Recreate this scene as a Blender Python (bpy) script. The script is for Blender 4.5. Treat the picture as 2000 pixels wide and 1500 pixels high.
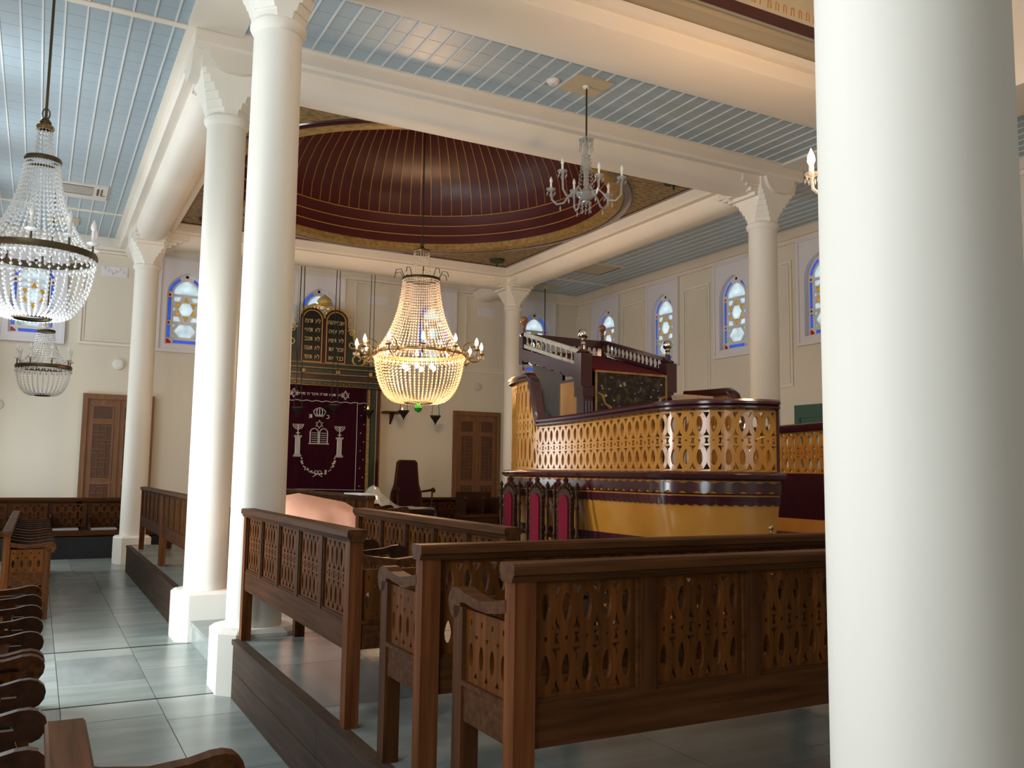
import bpy, bmesh, math, random
from mathutils import Vector, Matrix
from mathutils.geometry import tessellate_polygon
random.seed(7)
PI = math.pi
S = bpy.context.scene
C = S.collection
for o in list(bpy.data.objects):
    bpy.data.objects.remove(o)

# ------------------------------------------------------------------ camera
EYE = Vector((0, 0, 1.68))
yaw, pit, rol = math.radians(28.194), math.radians(5.771), math.radians(0.797)
fwd = Vector((math.sin(yaw) * math.cos(pit), math.cos(yaw) * math.cos(pit), math.sin(pit)))
rgt = Vector((math.cos(yaw), -math.sin(yaw), 0))
upv = rgt.cross(fwd)
r2 = math.cos(rol) * rgt + math.sin(rol) * upv
u2 = -math.sin(rol) * rgt + math.cos(rol) * upv
cd = bpy.data.cameras.new('camera')
cd.sensor_width = 36
cd.lens = 1717.2 * 36 / 2000
cd.clip_start = 0.02
cam = bpy.data.objects.new('camera', cd)
C.objects.link(cam)
cam.matrix_world = Matrix(((r2.x, u2.x, -fwd.x, EYE.x), (r2.y, u2.y, -fwd.y, EYE.y), (r2.z, u2.z, -fwd.z, EYE.z), (0, 0, 0, 1)))
S.camera = cam

# ------------------------------------------------------------------ world, daylight, exposure
W = bpy.data.worlds.new('overcast sky')
S.world = W
W.use_nodes = True
W.node_tree.nodes['Background'].inputs[0].default_value = (0.86, 0.93, 1.0, 1)
W.node_tree.nodes['Background'].inputs[1].default_value = 1.35
S.view_settings.view_transform = 'Standard'
S.view_settings.look = 'None'
S.view_settings.exposure = 0.16
S.view_settings.gamma = 1
S.view_settings.use_curve_mapping = False

def area(name, loc, rot, sx, sy, power, col):
    l = bpy.data.lights.new(name, 'AREA')
    l.shape = 'RECTANGLE'; l.size = sx; l.size_y = sy; l.energy = power; l.color = col
    o = bpy.data.objects.new(name, l); C.objects.link(o)
    o.location = loc; o.rotation_euler = rot
    return o
XW0, XW1, YW0, YW1 = -1.15, 11.94, -4.0, 18.76     # the room
LW = [17.5, 15.27, 13.03, 10.8, 6.2, 4.1, 1.9, -0.4]       # windows high in the left wall
DAY = (0.90, 0.96, 1.0)
LP = [16, 22, 30, 34, 34, 30, 22, 6]
for yy, pw in zip(LW, LP):                          # daylight at the left wall's high windows
    area('window_daylight', (XW0 + 0.05, yy, 4.95), (0, -PI / 2, 0), 1.3, 0.7, pw, DAY)
area('doorway_daylight', (XW0 + 0.02, 8.15, 1.45), (0, -PI / 2, 0), 2.5, 1.5, 170, DAY)        # open street door at the left
area('side_daylight', (XW0 + 0.03, 17.2, 1.9), (0, -PI / 2, 0), 1.8, 0.9, 32, DAY)      # low window in the far left corner
area('side_daylight', (XW0 + 0.03, 1.7, 2.1), (0, -PI / 2, 0), 2.4, 1.5, 52, DAY)      # unseen tall window, added to light the big near column from the left
area('rear_fill_light', (-0.2, YW0 + 0.05, 2.6), (PI / 2, 0, 0), 1.6, 2.6, 5, DAY)      # unseen rear openings, added as weak fill from behind the viewer
area('rear_fill_light', (5.4, YW0 + 0.05, 3.0), (PI / 2, 0, 0), 2.4, 2.4, 3, DAY)

# ------------------------------------------------------------------ materials
MATS = {}
def N(nt, t, **kw):
    n = nt.nodes.new(t)
    for k, v in kw.items():
        setattr(n, k, v)
    return n
def mat(name, col, rough=0.5, metal=0.0, var=0.0, scale=(4, 4, 4), col2=None, bump=0.0, coat=0.0, detail=4, nscale=1.0, spec=0.5, sharp=None, trans=0.0, tint=None):
    m = bpy.data.materials.new(name); m.use_nodes = True
    nt = m.node_tree; b = nt.nodes['Principled BSDF']
    b.inputs['Base Color'].default_value = (*col, 1)
    b.inputs['Roughness'].default_value = rough
    b.inputs['Metallic'].default_value = metal
    b.inputs['Specular IOR Level'].default_value = spec
    b.inputs['Coat Weight'].default_value = coat
    if tint: b.inputs['Specular Tint'].default_value = (*tint, 1)
    b.inputs['Coat Roughness'].default_value = 0.12
    if trans: b.inputs['Transmission Weight'].default_value = trans
    if var or col2 or bump:
        tc = N(nt, 'ShaderNodeTexCoord'); mp = N(nt, 'ShaderNodeMapping'); no = N(nt, 'ShaderNodeTexNoise')
        mp.inputs['Scale'].default_value = scale
        no.inputs['Scale'].default_value = nscale; no.inputs['Detail'].default_value = detail
        nt.links.new(tc.outputs['Object'], mp.inputs['Vector']); nt.links.new(mp.outputs[0], no.inputs['Vector'])
        cr = N(nt, 'ShaderNodeValToRGB')
        lo, hi = sharp or (0.3, 0.7)
        cr.color_ramp.elements[0].position = lo; cr.color_ramp.elements[1].position = hi
        c2 = col2 or tuple(min(1, c * (1 + var)) for c in col)
        c1 = col if col2 else tuple(c * (1 - var) for c in col)
        cr.color_ramp.elements[0].color = (*c1, 1); cr.color_ramp.elements[1].color = (*c2, 1)
        nt.links.new(no.outputs['Fac'], cr.inputs[0])
        if var or col2: nt.links.new(cr.outputs[0], b.inputs['Base Color'])
        if bump:
            bn = N(nt, 'ShaderNodeBump'); bn.inputs['Strength'].default_value = bump; bn.inputs['Distance'].default_value = 0.01
            nt.links.new(no.outputs['Fac'], bn.inputs['Height']); nt.links.new(bn.outputs[0], b.inputs['Normal'])
    MATS[name] = m
    return m
def glow(name, col, strength):
    m = bpy.data.materials.new(name); m.use_nodes = True
    b = m.node_tree.nodes['Principled BSDF']
    b.inputs['Base Color'].default_value = (*col, 1)
    b.inputs['Emission Color'].default_value = (*col, 1); b.inputs['Emission Strength'].default_value = strength
    MATS[name] = m
def pane_mat(name, col):
    m = bpy.data.materials.new(name); m.use_nodes = True
    nt = m.node_tree; nt.nodes.clear()
    o = N(nt, 'ShaderNodeOutputMaterial'); t = N(nt, 'ShaderNodeBsdfTranslucent'); g = N(nt, 'ShaderNodeBsdfGlossy'); x = N(nt, 'ShaderNodeMixShader')
    no = N(nt, 'ShaderNodeTexNoise'); no.inputs['Scale'].default_value = 5; tc = N(nt, 'ShaderNodeTexCoord')
    nt.links.new(tc.outputs['Object'], no.inputs['Vector'])
    cr = N(nt, 'ShaderNodeValToRGB'); cr.color_ramp.elements[0].position = .3; cr.color_ramp.elements[1].position = .7
    cr.color_ramp.elements[0].color = (*[c * .85 for c in col], 1); cr.color_ramp.elements[1].color = (*[min(1, c * 1.1) for c in col], 1)
    nt.links.new(no.outputs['Fac'], cr.inputs[0]); nt.links.new(cr.outputs[0], t.inputs[0])
    g.inputs['Roughness'].default_value = 0.2
    x.inputs[0].default_value = 0.05
    nt.links.new(t.outputs[0], x.inputs[1]); nt.links.new(g.outputs[0], x.inputs[2]); nt.links.new(x.outputs[0], o.inputs[0])
    MATS[name] = m
def clear_mat(name, col, alpha, rough=0.1):
    m = bpy.data.materials.new(name); m.use_nodes = True
    nt = m.node_tree; nt.nodes.clear()
    o = N(nt, 'ShaderNodeOutputMaterial'); t = N(nt, 'ShaderNodeBsdfTransparent'); p = N(nt, 'ShaderNodeBsdfPrincipled'); x = N(nt, 'ShaderNodeMixShader')
    p.inputs['Base Color'].default_value = (*col, 1); p.inputs['Roughness'].default_value = rough; p.inputs['Specular IOR Level'].default_value = 1.0
    x.inputs[0].default_value = alpha
    nt.links.new(t.outputs[0], x.inputs[1]); nt.links.new(p.outputs[0], x.inputs[2]); nt.links.new(x.outputs[0], o.inputs[0])
    MATS[name] = m

mat('wall', (.70, .66, .55), .75, var=.04, scale=(.6, .6, .6), bump=.08)
mat('column', (.80, .78, .70), .55, var=.05, scale=(2.5, 2.5, .6), bump=.15)
mat('plaster', (.78, .73, .64), .6, var=.04, scale=(1, 1, 1), bump=.06)
mat('surround', (.74, .73, .76), .6)
mat('ceiling_blue', (.36, .46, .52), .38, var=.06, scale=(.7, .7, .7))
mat('batten', (.66, .70, .72), .5)
mat('olive', (.34, .30, .22), .6)
mat('frieze', (.60, .53, .38), .7, var=.05)
mat('marble', (.185, .225, .213), .27, col2=(.29, .325, .31), scale=(1.2, 4.5, 3), detail=8, nscale=1.1, sharp=(.35, .75))
mat('marble_b', (.15, .18, .178), .27, col2=(.245, .28, .272), scale=(3.5, 1.0, 3), detail=8, nscale=1.1, sharp=(.35, .75))
mat('marble_c', (.225, .265, .245), .28, col2=(.345, .375, .355), scale=(1.0, 3.0, 3), detail=8, nscale=1.2, sharp=(.35, .75))
mat('grout', (.11, .13, .12), .8)
mat('wood', (.042, .016, .0062), .5, spec=.05, tint=(1, .55, .32), col2=(.100, .040, .015), scale=(2, 30, 30), detail=6)
mat('wood_z', (.042, .016, .0062), .5, spec=.05, tint=(1, .55, .32), col2=(.100, .040, .015), scale=(30, 30, 2), detail=6)
mat('wood_red', (.070, .021, .007), .5, spec=.05, tint=(1, .55, .32), col2=(.18, .065, .022), scale=(28, 28, 1.5), detail=6)
mat('wood_panel', (.055, .019, .005), .55, spec=.05, tint=(1, .55, .32), col2=(.145, .050, .012), scale=(26, 26, 1.5), detail=6)
mat('wood_dark', (.022, .010, .007), .4, spec=.25, tint=(1, .55, .32), col2=(.05, .022, .012), scale=(3, 25, 25), detail=5)
mat('fascia', (.045, .030, .021), .6, spec=.08, col2=(.078, .052, .035), scale=(30, 2, 30), detail=6)
mat('door_wood', (.15, .066, .026), .5, col2=(.23, .105, .042), scale=(25, 25, 1.5), detail=6)
mat('door_dark', (.085, .034, .014), .5)
mat('honey', (.48, .185, .022), .16, col2=(.60, .265, .042), scale=(3, 3, 3), detail=5, coat=.8)
mat('maroon', (.052, .011, .015), .18, var=.2, scale=(3, 3, 3), coat=.6)
mat('maroon_dome', (.070, .012, .011), .34, var=.18, scale=(1.5, 1.5, 1.5))
mat('gold', (.66, .47, .16), .35, metal=.35)
mat('letter_gold', (.72, .56, .25), .5)
mat('goldline', (.46, .25, .07), .45, metal=.3)
mat('goldpaint', (.42, .28, .09), .5, col2=(.22, .13, .04), scale=(14, 14, 14), detail=5, metal=.2)
mat('brocade', (.33, .22, .085), .55, col2=(.11, .075, .035), scale=(9, 22, 9), detail=6, sharp=(.42, .6))
mat('velvet', (.10, .005, .013), .85, spec=.2)
mat('velvet_red', (.15, .005, .018), .85, spec=.15)
mat('velvet_dark', (.026, .0035, .007), .85, spec=.2)
mat('bluish_plaster', (.66, .68, .76), .6)
mat('curtain', (.029, .0028, .0095), .85, spec=.08, var=.15, scale=(12, 1, 1))
mat('silver', (.55, .52, .50), .4, metal=.25)
mat('silver_ball', (.75, .72, .62), .12, metal=1.0)
mat('black', (.008, .008, .009), .3)
mat('darkgreen', (.022, .038, .026), .35)
mat('green_paint', (.02, .09, .07), .4)
mat('iron', (.018, .017, .016), .5, metal=.4)
mat('brass', (.30, .20, .08), .35, metal=.9)
mat('bronze', (.10, .075, .04), .45, metal=.8)
mat('white', (.78, .77, .74), .5)
mat('ac', (.62, .60, .54), .5)
mat('ac_tan', (.52, .45, .31), .55)
mat('grille', (.06, .06, .06), .5)
mat('card', (.55, .40, .25), .7)
mat('salmon', (.72, .36, .24), .8, var=.08, scale=(3, 3, 3))
mat('cushion', (.30, .29, .28), .85)
mat('rug', (.020, .016, .014), .9, col2=(.10, .075, .04), scale=(16, 16, 16), detail=6, sharp=(.5, .72))
mat('orange_ink', (.55, .22, .05), .6)
mat('pale_wood', (.42, .36, .27), .4, var=.25, scale=(18, 18, 18))
mat('green_glass', (.02, .22, .03), .08, coat=.6)
mat('ball_wood', (.26, .095, .03), .25)
mat('mint', (.30, .52, .46), .5)
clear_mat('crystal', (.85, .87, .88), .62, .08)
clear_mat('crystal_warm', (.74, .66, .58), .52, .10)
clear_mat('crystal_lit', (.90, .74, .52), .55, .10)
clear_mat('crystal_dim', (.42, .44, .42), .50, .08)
clear_mat('plastic', (.55, .60, .62), .38, .15)
glow('bulb', (1.0, .62, .30), 40)
glow('bulb_in', (1.0, .62, .30), 14)
glow('flame', (1.0, .35, .08), 6)
pane_mat('pane_clear', (.78, .84, .84)); pane_mat('pane_blue', (.20, .34, .80)); pane_mat('pane_yellow', (.74, .52, .10))
pane_mat('pane_red', (.55, .012, .025)); pane_mat('pane_green', (.55, .80, .62)); pane_mat('pane_dark', (.10, .01, .02))

# ------------------------------------------------------------------ mesh helpers
ID = lambda u, v, w: (u, v, w)
XZ = lambda u, v, w: (u, w, v)       # polygon stands in X-Z, depth along Y
YZ = lambda u, v, w: (w, u, v)       # polygon stands in Y-Z, depth along X
class MB:
    def __init__(s): s.v = []; s.f = []
    def add(s, vs, fs):
        o = len(s.v); s.v += [tuple(p) for p in vs]; s.f += [tuple(i + o for i in q) for q in fs]
        return s
    def box(s, x0, x1, y0, y1, z0, z1):
        return s.add([(x0, y0, z0), (x1, y0, z0), (x1, y1, z0), (x0, y1, z0), (x0, y0, z1), (x1, y0, z1), (x1, y1, z1), (x0, y1, z1)],
                     [(3, 2, 1, 0), (4, 5, 6, 7), (0, 1, 5, 4), (1, 2, 6, 5), (2, 3, 7, 6), (3, 0, 4, 7)])
    def prism(s, poly, w0, w1, f=ID):
        n = len(poly)
        return s.add([f(u, v, w0) for u, v in poly] + [f(u, v, w1) for u, v in poly],
                     [tuple(range(n - 1, -1, -1)), tuple(range(n, 2 * n))] + [(i, (i + 1) % n, n + (i + 1) % n, n + i) for i in range(n)])
    def holed(s, outer, holes, w0, w1, f=ID):
        loops = [outer] + holes
        flat = [p for l in loops for p in l]
        tris = tessellate_polygon([[Vector((u, v, 0)) for u, v in l] for l in loops])
        n = len(flat)
        fs = [tuple(t) for t in tris] + [tuple(i + n for i in reversed(t)) for t in tris]
        o = 0
        for l in loops:
            k = len(l)
            fs += [(o + i, o + (i + 1) % k, n + o + (i + 1) % k, n + o + i) for i in range(k)]
            o += k
        return s.add([f(u, v, w0) for u, v in flat] + [f(u, v, w1) for u, v in flat], fs)
    def lathe(s, prof, n=20, c=(0, 0, 0), a0=0, a1=2 * PI, cap=True):
        full = abs(a1 - a0 - 2 * PI) < 1e-6
        m = n if full else n + 1
        vs = []
        for r, z in prof:
            for i in range(m):
                a = a0 + (a1 - a0) * i / n
                vs.append((c[0] + r * math.cos(a), c[1] + r * math.sin(a), c[2] + z))
        fs = []
        for j in range(len(prof) - 1):
            for i in range(n):
                k = (i + 1) % m
                fs.append((j * m + i, j * m + k, (j + 1) * m + k, (j + 1) * m + i))
        if full and cap:
            if prof[0][0] > 1e-5: fs.append(tuple(range(m - 1, -1, -1)))
            if prof[-1][0] > 1e-5: fs.append(tuple((len(prof) - 1) * m + i for i in range(m)))
        return s.add(vs, fs)
    def tube(s, pts, r, n=8, closed=False):
        pts = [Vector(p) for p in pts]; L = len(pts)
        rr = r if isinstance(r, (list, tuple)) else [r] * L
        vs = []; ref = None
        for i, p in enumerate(pts):
            a = pts[(i + 1) % L] if (closed or i < L - 1) else p
            b = pts[i - 1] if (closed or i > 0) else p
            t = (a - b).normalized()
            if ref is None: ref = t.orthogonal().normalized()
            ref = (ref - t * ref.dot(t)).normalized() if (ref - t * ref.dot(t)).length > 1e-4 else t.orthogonal().normalized()
            q = t.cross(ref)
            for k in range(n):
                an = 2 * PI * k / n
                vs.append(p + (ref * math.cos(an) + q * math.sin(an)) * rr[i])
        fs = []
        for i in range(L if closed else L - 1):
            j = (i + 1) % L
            for k in range(n):
                fs.append((i * n + k, i * n + (k + 1) % n, j * n + (k + 1) % n, j * n + k))
        if not closed:
            fs += [tuple(range(n - 1, -1, -1)), tuple((L - 1) * n + k for k in range(n))]
        return s.add(vs, fs)
    def octa(s, c, r, h):
        x, y, z = c
        return s.add([(x + r, y, z), (x, y + r, z), (x - r, y, z), (x, y - r, z), (x, y, z + h), (x, y, z - h)],
                     [(0, 1, 4), (1, 2, 4), (2, 3, 4), (3, 0, 4), (1, 0, 5), (2, 1, 5), (3, 2, 5), (0, 3, 5)])
    def ball(s, c, r, n=12, sz=1.0):
        return s.lathe([(r * math.sin(PI * k / (n // 2)) if 0 < k < n // 2 else 1e-6, -r * sz * math.cos(PI * k / (n // 2))) for k in range(n // 2 + 1)], n, c)
    def sweep(s, frames, prof, closed=False):
        # frames: list of (point, side vector, up vector); prof: list of (a, b)
        n = len(prof); vs = []
        for p, sd, up in frames:
            for a, b in prof: vs.append(Vector(p) + Vector(sd) * a + Vector(up) * b)
        fs = []
        L = len(frames)
        for i in range(L if closed else L - 1):
            j = (i + 1) % L
            for k in range(n):
                fs.append((i * n + k, i * n + (k + 1) % n, j * n + (k + 1) % n, j * n + k))
        if not closed: fs += [tuple(range(n)), tuple((L - 1) * n + k for k in reversed(range(n)))]
        return s.add(vs, fs)
    def mesh(s, name, material, smooth=False):
        me = bpy.data.meshes.new(name)
        me.from_pydata(s.v, [], s.f)
        bm = bmesh.new(); bm.from_mesh(me)
        bmesh.ops.recalc_face_normals(bm, faces=bm.faces)
        if smooth:
            for fc in bm.faces: fc.smooth = True
            for e in bm.edges:
                if len(e.link_faces) == 2 and e.calc_face_angle(0) > math.radians(38): e.smooth = False
        bm.to_mesh(me); bm.free()
        me.materials.append(MATS[material])
        return me
    def build(s, name, material, parent=None, smooth=False, loc=None, rz=0):
        return put(name, s.mesh(name, material, smooth), parent, loc, rz)
def put(name, me, parent=None, loc=None, rz=0):
    o = bpy.data.objects.new(name, me); C.objects.link(o)
    if parent: o.parent = parent
    if loc: o.location = loc
    if rz: o.rotation_euler = (0, 0, rz)
    return o
def thing(name, label, cat, loc=(0, 0, 0), rz=0, group=None):
    o = bpy.data.objects.new(name, None); C.objects.link(o)
    o.location = loc; o.rotation_euler = (0, 0, rz); o.empty_display_size = .1
    return tag(o, label, cat, group)
def tag(o, label, cat, group=None):
    o['label'] = label; o['category'] = cat
    if group: o['group'] = group
    return o
def struct(o, label=None):
    o['kind'] = 'structure'
    if label: o['label'] = label
    return o
def stuff(o):
    o['kind'] = 'stuff'; return o
def copy_tree(src, parent=None):
    c = src.copy(); C.objects.link(c)
    if parent: c.parent = parent
    for ch in KIDS.get(src.name, src.children): copy_tree(ch, c)
    return c
KIDS = {}
def copy_thing(src, label, loc, rz=0, cat=None):
    KIDS.clear()
    todo = [src]
    while todo:
        q = todo.pop(); KIDS[q.name] = [k for k in q.children]; todo += KIDS[q.name]
    c = copy_tree(src); c.location = loc; c.rotation_euler = (0, 0, rz); c['label'] = label
    return c
def arc(cx, cy, r, a0, a1, n, ry=None):
    ry = ry or r
    return [(cx + r * math.cos(a0 + (a1 - a0) * i / n), cy + ry * math.sin(a0 + (a1 - a0) * i / n)) for i in range(n + 1)]
def rect(x0, x1, y0, y1): return [(x0, y0), (x1, y0), (x1, y1), (x0, y1)]
# ================================================================== THE SETTING
ZC = 6.17            # aisle ceiling
PZ = 0.42            # raised platform
XL, XR, YC1, YC2, YC3 = 1.57, 9.24, 7.17, 9.46, 17.22
PE = 1.36            # platform edge
BWX = [-0.25, 2.49, 5.24, 7.97, 10.7]
RWY = [17.48, 15.27, 13.03, 10.8, 8.57]
WS = 4.17            # window sill height
# ---- walls
def whole(c): return rect(c - .40, c + .40, WS - .02, WS + 1.50)
struct(MB().holed(rect(XW0 - .3, XW1 + .3, 0, 7.6), [whole(c) for c in BWX], YW1, YW1 + .3, XZ).build('wall_back', 'wall'))
struct(MB().holed(rect(YW0, YW1, 0, 7.6), [whole(c) for c in RWY], XW1, XW1 + .3, YZ).build('wall_right', 'wall'))
outer = [(YW0, 0), (7.4, 0), (7.4, 2.72), (8.9, 2.72), (8.9, 0), (YW1, 0), (YW1, 7.6), (YW0, 7.6)]
struct(MB().holed(outer, [whole(c) for c in LW] + [rect(16.75, 17.65, 1.0, 2.8), rect(.95, 2.45, .9, 3.3)], XW0 - .3, XW0, YZ).build('wall_left', 'wall'))
struct(MB().holed(rect(XW0 - .3, XW1 + .3, 0, 7.6), [rect(-1.0, .6, 1.3, 3.9), rect(4.2, 6.6, 1.8, 4.2)], YW0 - .3, YW0, XZ).build('wall_front', 'wall'))

# ---- windows: plaster surround, tracery, single panes
def ogive(hw, y0, ys, ya, n=8):
    # straight sides to ys, then a pointed arch up to ya
    r = [(hw, y0), (hw, ys)]
    for i in range(1, n):
        t = i / n
        a = t * PI / 2
        x = hw * (math.cos(a) ** 0.92) * (1 - .10 * math.sin(PI * t) * 0) 
        y = ys + (ya - ys) * (math.sin(a) * .80 + t * t * .20)
        r.append((x, y))
    l = [(-x, y) for x, y in reversed(r)]
    return r + [(0, ya)] + l
def inset_poly(poly, d):
    cx = sum(p[0] for p in poly) / len(poly); cy = sum(p[1] for p in poly) / len(poly)
    out = []
    for x, y in poly:
        L = math.hypot(x - cx, y - cy); out.append((x - (x - cx) / L * d, y - (y - cy) / L * d))
    return out
PANES = []
def P(poly, m): PANES.append((poly, m))
# star of six points
sc, R6 = .735, .275
pts6 = [(R6 * .92 * math.sin(k * PI / 3), sc + R6 * math.cos(k * PI / 3)) for k in range(6)]
hexp = [(R6 * .585 * math.sin((k + .5) * PI / 3) * .92, sc + R6 * .585 * math.cos((k + .5) * PI / 3)) for k in range(6)]
P(inset_poly(hexp, .006), 'pane_clear')
for k in range(6):
    P(inset_poly([pts6[k], hexp[k], hexp[k - 1]], .020), 'pane_yellow')
for sx in (1, -1):
    for sy in (1, -1):
        q = [(sx * .085, sc + sy * .255), (sx * .235, sc + sy * .255), (sx * .235, sc + sy * .155), (sx * .135, sc + sy * .155)]
        P(q, 'pane_clear')
    P([(sx * .245, sc + .055), (sx * .245, sc - .055), (sx * .185, sc)], 'pane_clear')
P([(-.215, .285), (-.11, .155), (.11, .155), (.215, .285), (.11, .425), (-.11, .425)], 'pane_clear')
for sx in (1, -1):
    for a, b in ((.155, .235), (.425, .335)):
        P([(sx * .245, a), (sx * .165, a), (sx * .245, b)], 'pane_green')
    P([(sx * .345, .15), (sx * .345, .40), (sx * .285, .40), (sx * .285, .15)], 'pane_blue')
    P([(sx * .345, .50), (sx * .345, .97), (sx * .285, .97), (sx * .285, .50)], 'pane_blue')
    for cy in (.45, 1.02):
        P([(sx * .318 + .026 * math.cos(a * PI / 4), cy + .028 * math.sin(a * PI / 4)) for a in range(8)], 'pane_red')
    P([(sx * .35, .03), (sx * .35, .105), (sx * .325, .118), (sx * .30, .10), (sx * .285, .085), (sx * .258, .06), (sx * .262, .03)], 'pane_red')
    a_in, a_out = ogive(.285, 1.04, 1.04, 1.37), ogive(.345, 1.04, 1.04, 1.435)
    P([(sx * x, y) for x, y in a_out[2:8]] + [(sx * x, y) for x, y in reversed(a_in[2:8])], 'pane_blue')
P([(-.22, .035), (.22, .035), (.22, .095), (-.22, .095)], 'pane_blue')
P([(.034 * math.cos(a * PI / 4), 1.415 + .034 * math.sin(a * PI / 4)) for a in range(8)], 'pane_dark')
arch = [p for p in ogive(.245, 1.04, 1.05, 1.33)]
P(arch, 'pane_clear')
OG = ogive(.385, 0, 1.03, 1.475)
M_SUR = MB().holed(rect(-.52, .52, -.12, 1.74), [OG], 0, .05, XZ).add([], []).mesh('surround', 'surround')
M_SUR2 = MB().holed(rect(-.56, .56, -.16, 1.78), [rect(-.50, .50, -.10, 1.72)], -.02, .03, XZ).mesh('surround_moulding', 'surround')
M_REV = MB().holed(ogive(.40, -.01, 1.03, 1.485), [OG], .04, .16, XZ).mesh('reveal', 'surround')
_seen = set()
M_TR = MB().holed(ogive(.39, -.005, 1.03, 1.48), [p for p, m in PANES], .10, .135, XZ).mesh('tracery', 'surround')
M_PANES = [MB().prism(p, .112, .122, XZ).mesh('pane', m) for p, m in PANES]
wn = 0
def window(x, y, rz):
    global wn
    wn += 1
    r = bpy.data.objects.new('window_%d' % wn, None); C.objects.link(r)
    r.location = (x, y, WS); r.rotation_euler = (0, 0, rz); struct(r)
    put('surround', M_SUR, r); put('surround_moulding', M_SUR2, r); put('reveal', M_REV, r); put('tracery', M_TR, r)
    for me in M_PANES: put('pane', me, r)
for c in BWX: window(c, YW1 - .04, 0)
for c in RWY: window(XW1 - .04, c, -PI / 2)
for c in LW:                                         # out of the frame: plain surround only
    wn += 1
    r = bpy.data.objects.new('window_%d' % wn, None); C.objects.link(r); struct(r)
    r.location = (XW0 + .04, c, WS); r.rotation_euler = (0, 0, PI / 2)
    put('surround', M_SUR, r); put('tracery', M_TR, r)

# ---- plaster mouldings on the walls, children of the walls
WB, WR = bpy.data.objects['wall_back'], bpy.data.objects['wall_right']
def moulding(par, f, w, a0, a1, z0, z1, sgn):
    MB().holed(rect(a0, a1, z0, z1), [rect(a0 + .045, a1 - .045, z0 + .045, z1 - .045)], w, w + sgn * .03, f).build('panel_moulding', 'plaster', par)
    MB().holed(rect(a0 + .075, a1 - .075, z0 + .075, z1 - .075), [rect(a0 + .095, a1 - .095, z0 + .095, z1 - .095)], w, w + sgn * .018, f).build('panel_moulding', 'plaster', par)
def plaque(par, f, w, a, z, sgn):
    m = MB()
    m.prism(rect(a - .24, a + .24, z - .10, z + .10), w, w + sgn * .012, f)
    for k in range(-3, 4):
        m.prism([(a + k * .068 + .03 * math.cos(q * PI / 4), z + .045 * math.sin(k * 1.7) + .035 * math.sin(q * PI / 4)) for q in range(8)], w, w + sgn * .03, f)
    m.build('plaque', 'surround', par)
for a in (-1.62 + .0, 1.12, 3.86, 6.60, 9.33):
    moulding(WB, XZ, YW1, max(a - .58, XW0), a + .58, 4.05, 5.92, -1)
    plaque(WB, XZ, YW1, a, 5.52, -1)
for a in (18.5, 16.38, 14.15, 11.92, 9.7):
    moulding(WR, YZ, XW1, a - .42 if a < 18 else a - .25, min(a + .42, YW1), 3.3, 5.62, -1)
n = 0
for (x0, x1, y0, y1) in ((XW0, XW1, YW1 - .09, YW1), (XW1 - .09, XW1, YW0, YW1 - .09), (XW0, XW0 + .09, YW0, YW1 - .09)):
    n += 1
    m = MB().box(x0, x1, y0, y1, 6.0, ZC)
    g = .05
    m.box(x0 if n != 2 else x0 + g, x1 if n != 3 else x1 - g, y0 if n != 1 else y0 + g, y1, 5.93, 6.0)
    struct(m.build('trim_%d' % n, 'plaster'))

# ---- ceiling: base slab and boards
m = MB()
for b in ((XW0, XL, YW0, YW1), (XR, XW1, YW0, YW1), (XL, XR, 7.1, YC2), (XL, XR, YC3, YW1)):
    m.box(b[0], b[1], b[2], b[3], ZC + .015, ZC + .12)
m.box(XL, XR, YW0, 7.1, 7.3, 7.4)
ceil = struct(m.build('ceiling', 'batten'))
def boards(x0, x1, y0, y1, first):
    xs = []; x = first
    while x < x1 - .02:
        a, b = max(x, x0), min(x + .197, x1)
        if b - a > .03: xs.append((a, b))
        x += .197
    ny = max(1, round((y1 - y0) / .272)); dy = (y1 - y0) / ny
    for a, b in xs:
        m = MB()
        for k in range(ny):
            m.box(a + .007, b - .007, y0 + k * dy + (.0025 if k else 0), y0 + (k + 1) * dy - .0025, ZC, ZC + .02)
        m.build('ceiling_board', 'ceiling_blue', ceil)
        if a > x0 + .01: MB().box(a - .009, a + .009, y0, y1, ZC - .011, ZC + .02).build('batten', 'batten', ceil)
f0 = -.021 - 6 * .197
boards(XW0, 1.14, 0.5, 6.9, f0); boards(XW0, 1.14, 6.98, 9.09, f0); boards(XW0, 1.14, 9.19, 16.79, f0); boards(XW0, 1.14, 16.88, YW1, f0)
boards(1.57, XR, 7.3, 9.03, 1.54)
boards(9.66, XW1, 2.0, 17.1, 9.66); boards(9.66, XW1, 17.2, YW1, 9.66)
boards(1.2, 9.6, 17.64, YW1, 1.2)
m = MB()
for y in (6.94, 9.14, 16.835): m.box(XW0, 1.079, y - .045, y + .045, ZC - .014, ZC + .02)
m.box(9.66, XW1, 17.105, 17.195, ZC - .014, ZC + .02); m.box(1.08, 1.155, 9.06, YW1, ZC - .016, ZC + .02)
m.box(1.57, XR, 8.99, 9.04, ZC - .02, ZC + .02); m.box(1.08, 1.62, 0, 9.03, ZC - .035, ZC + .03); m.box(9.2, 9.68, 6.4, 9.03, ZC - .035, ZC + .03)
m.build('cross_band', 'plaster', ceil)

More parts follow.
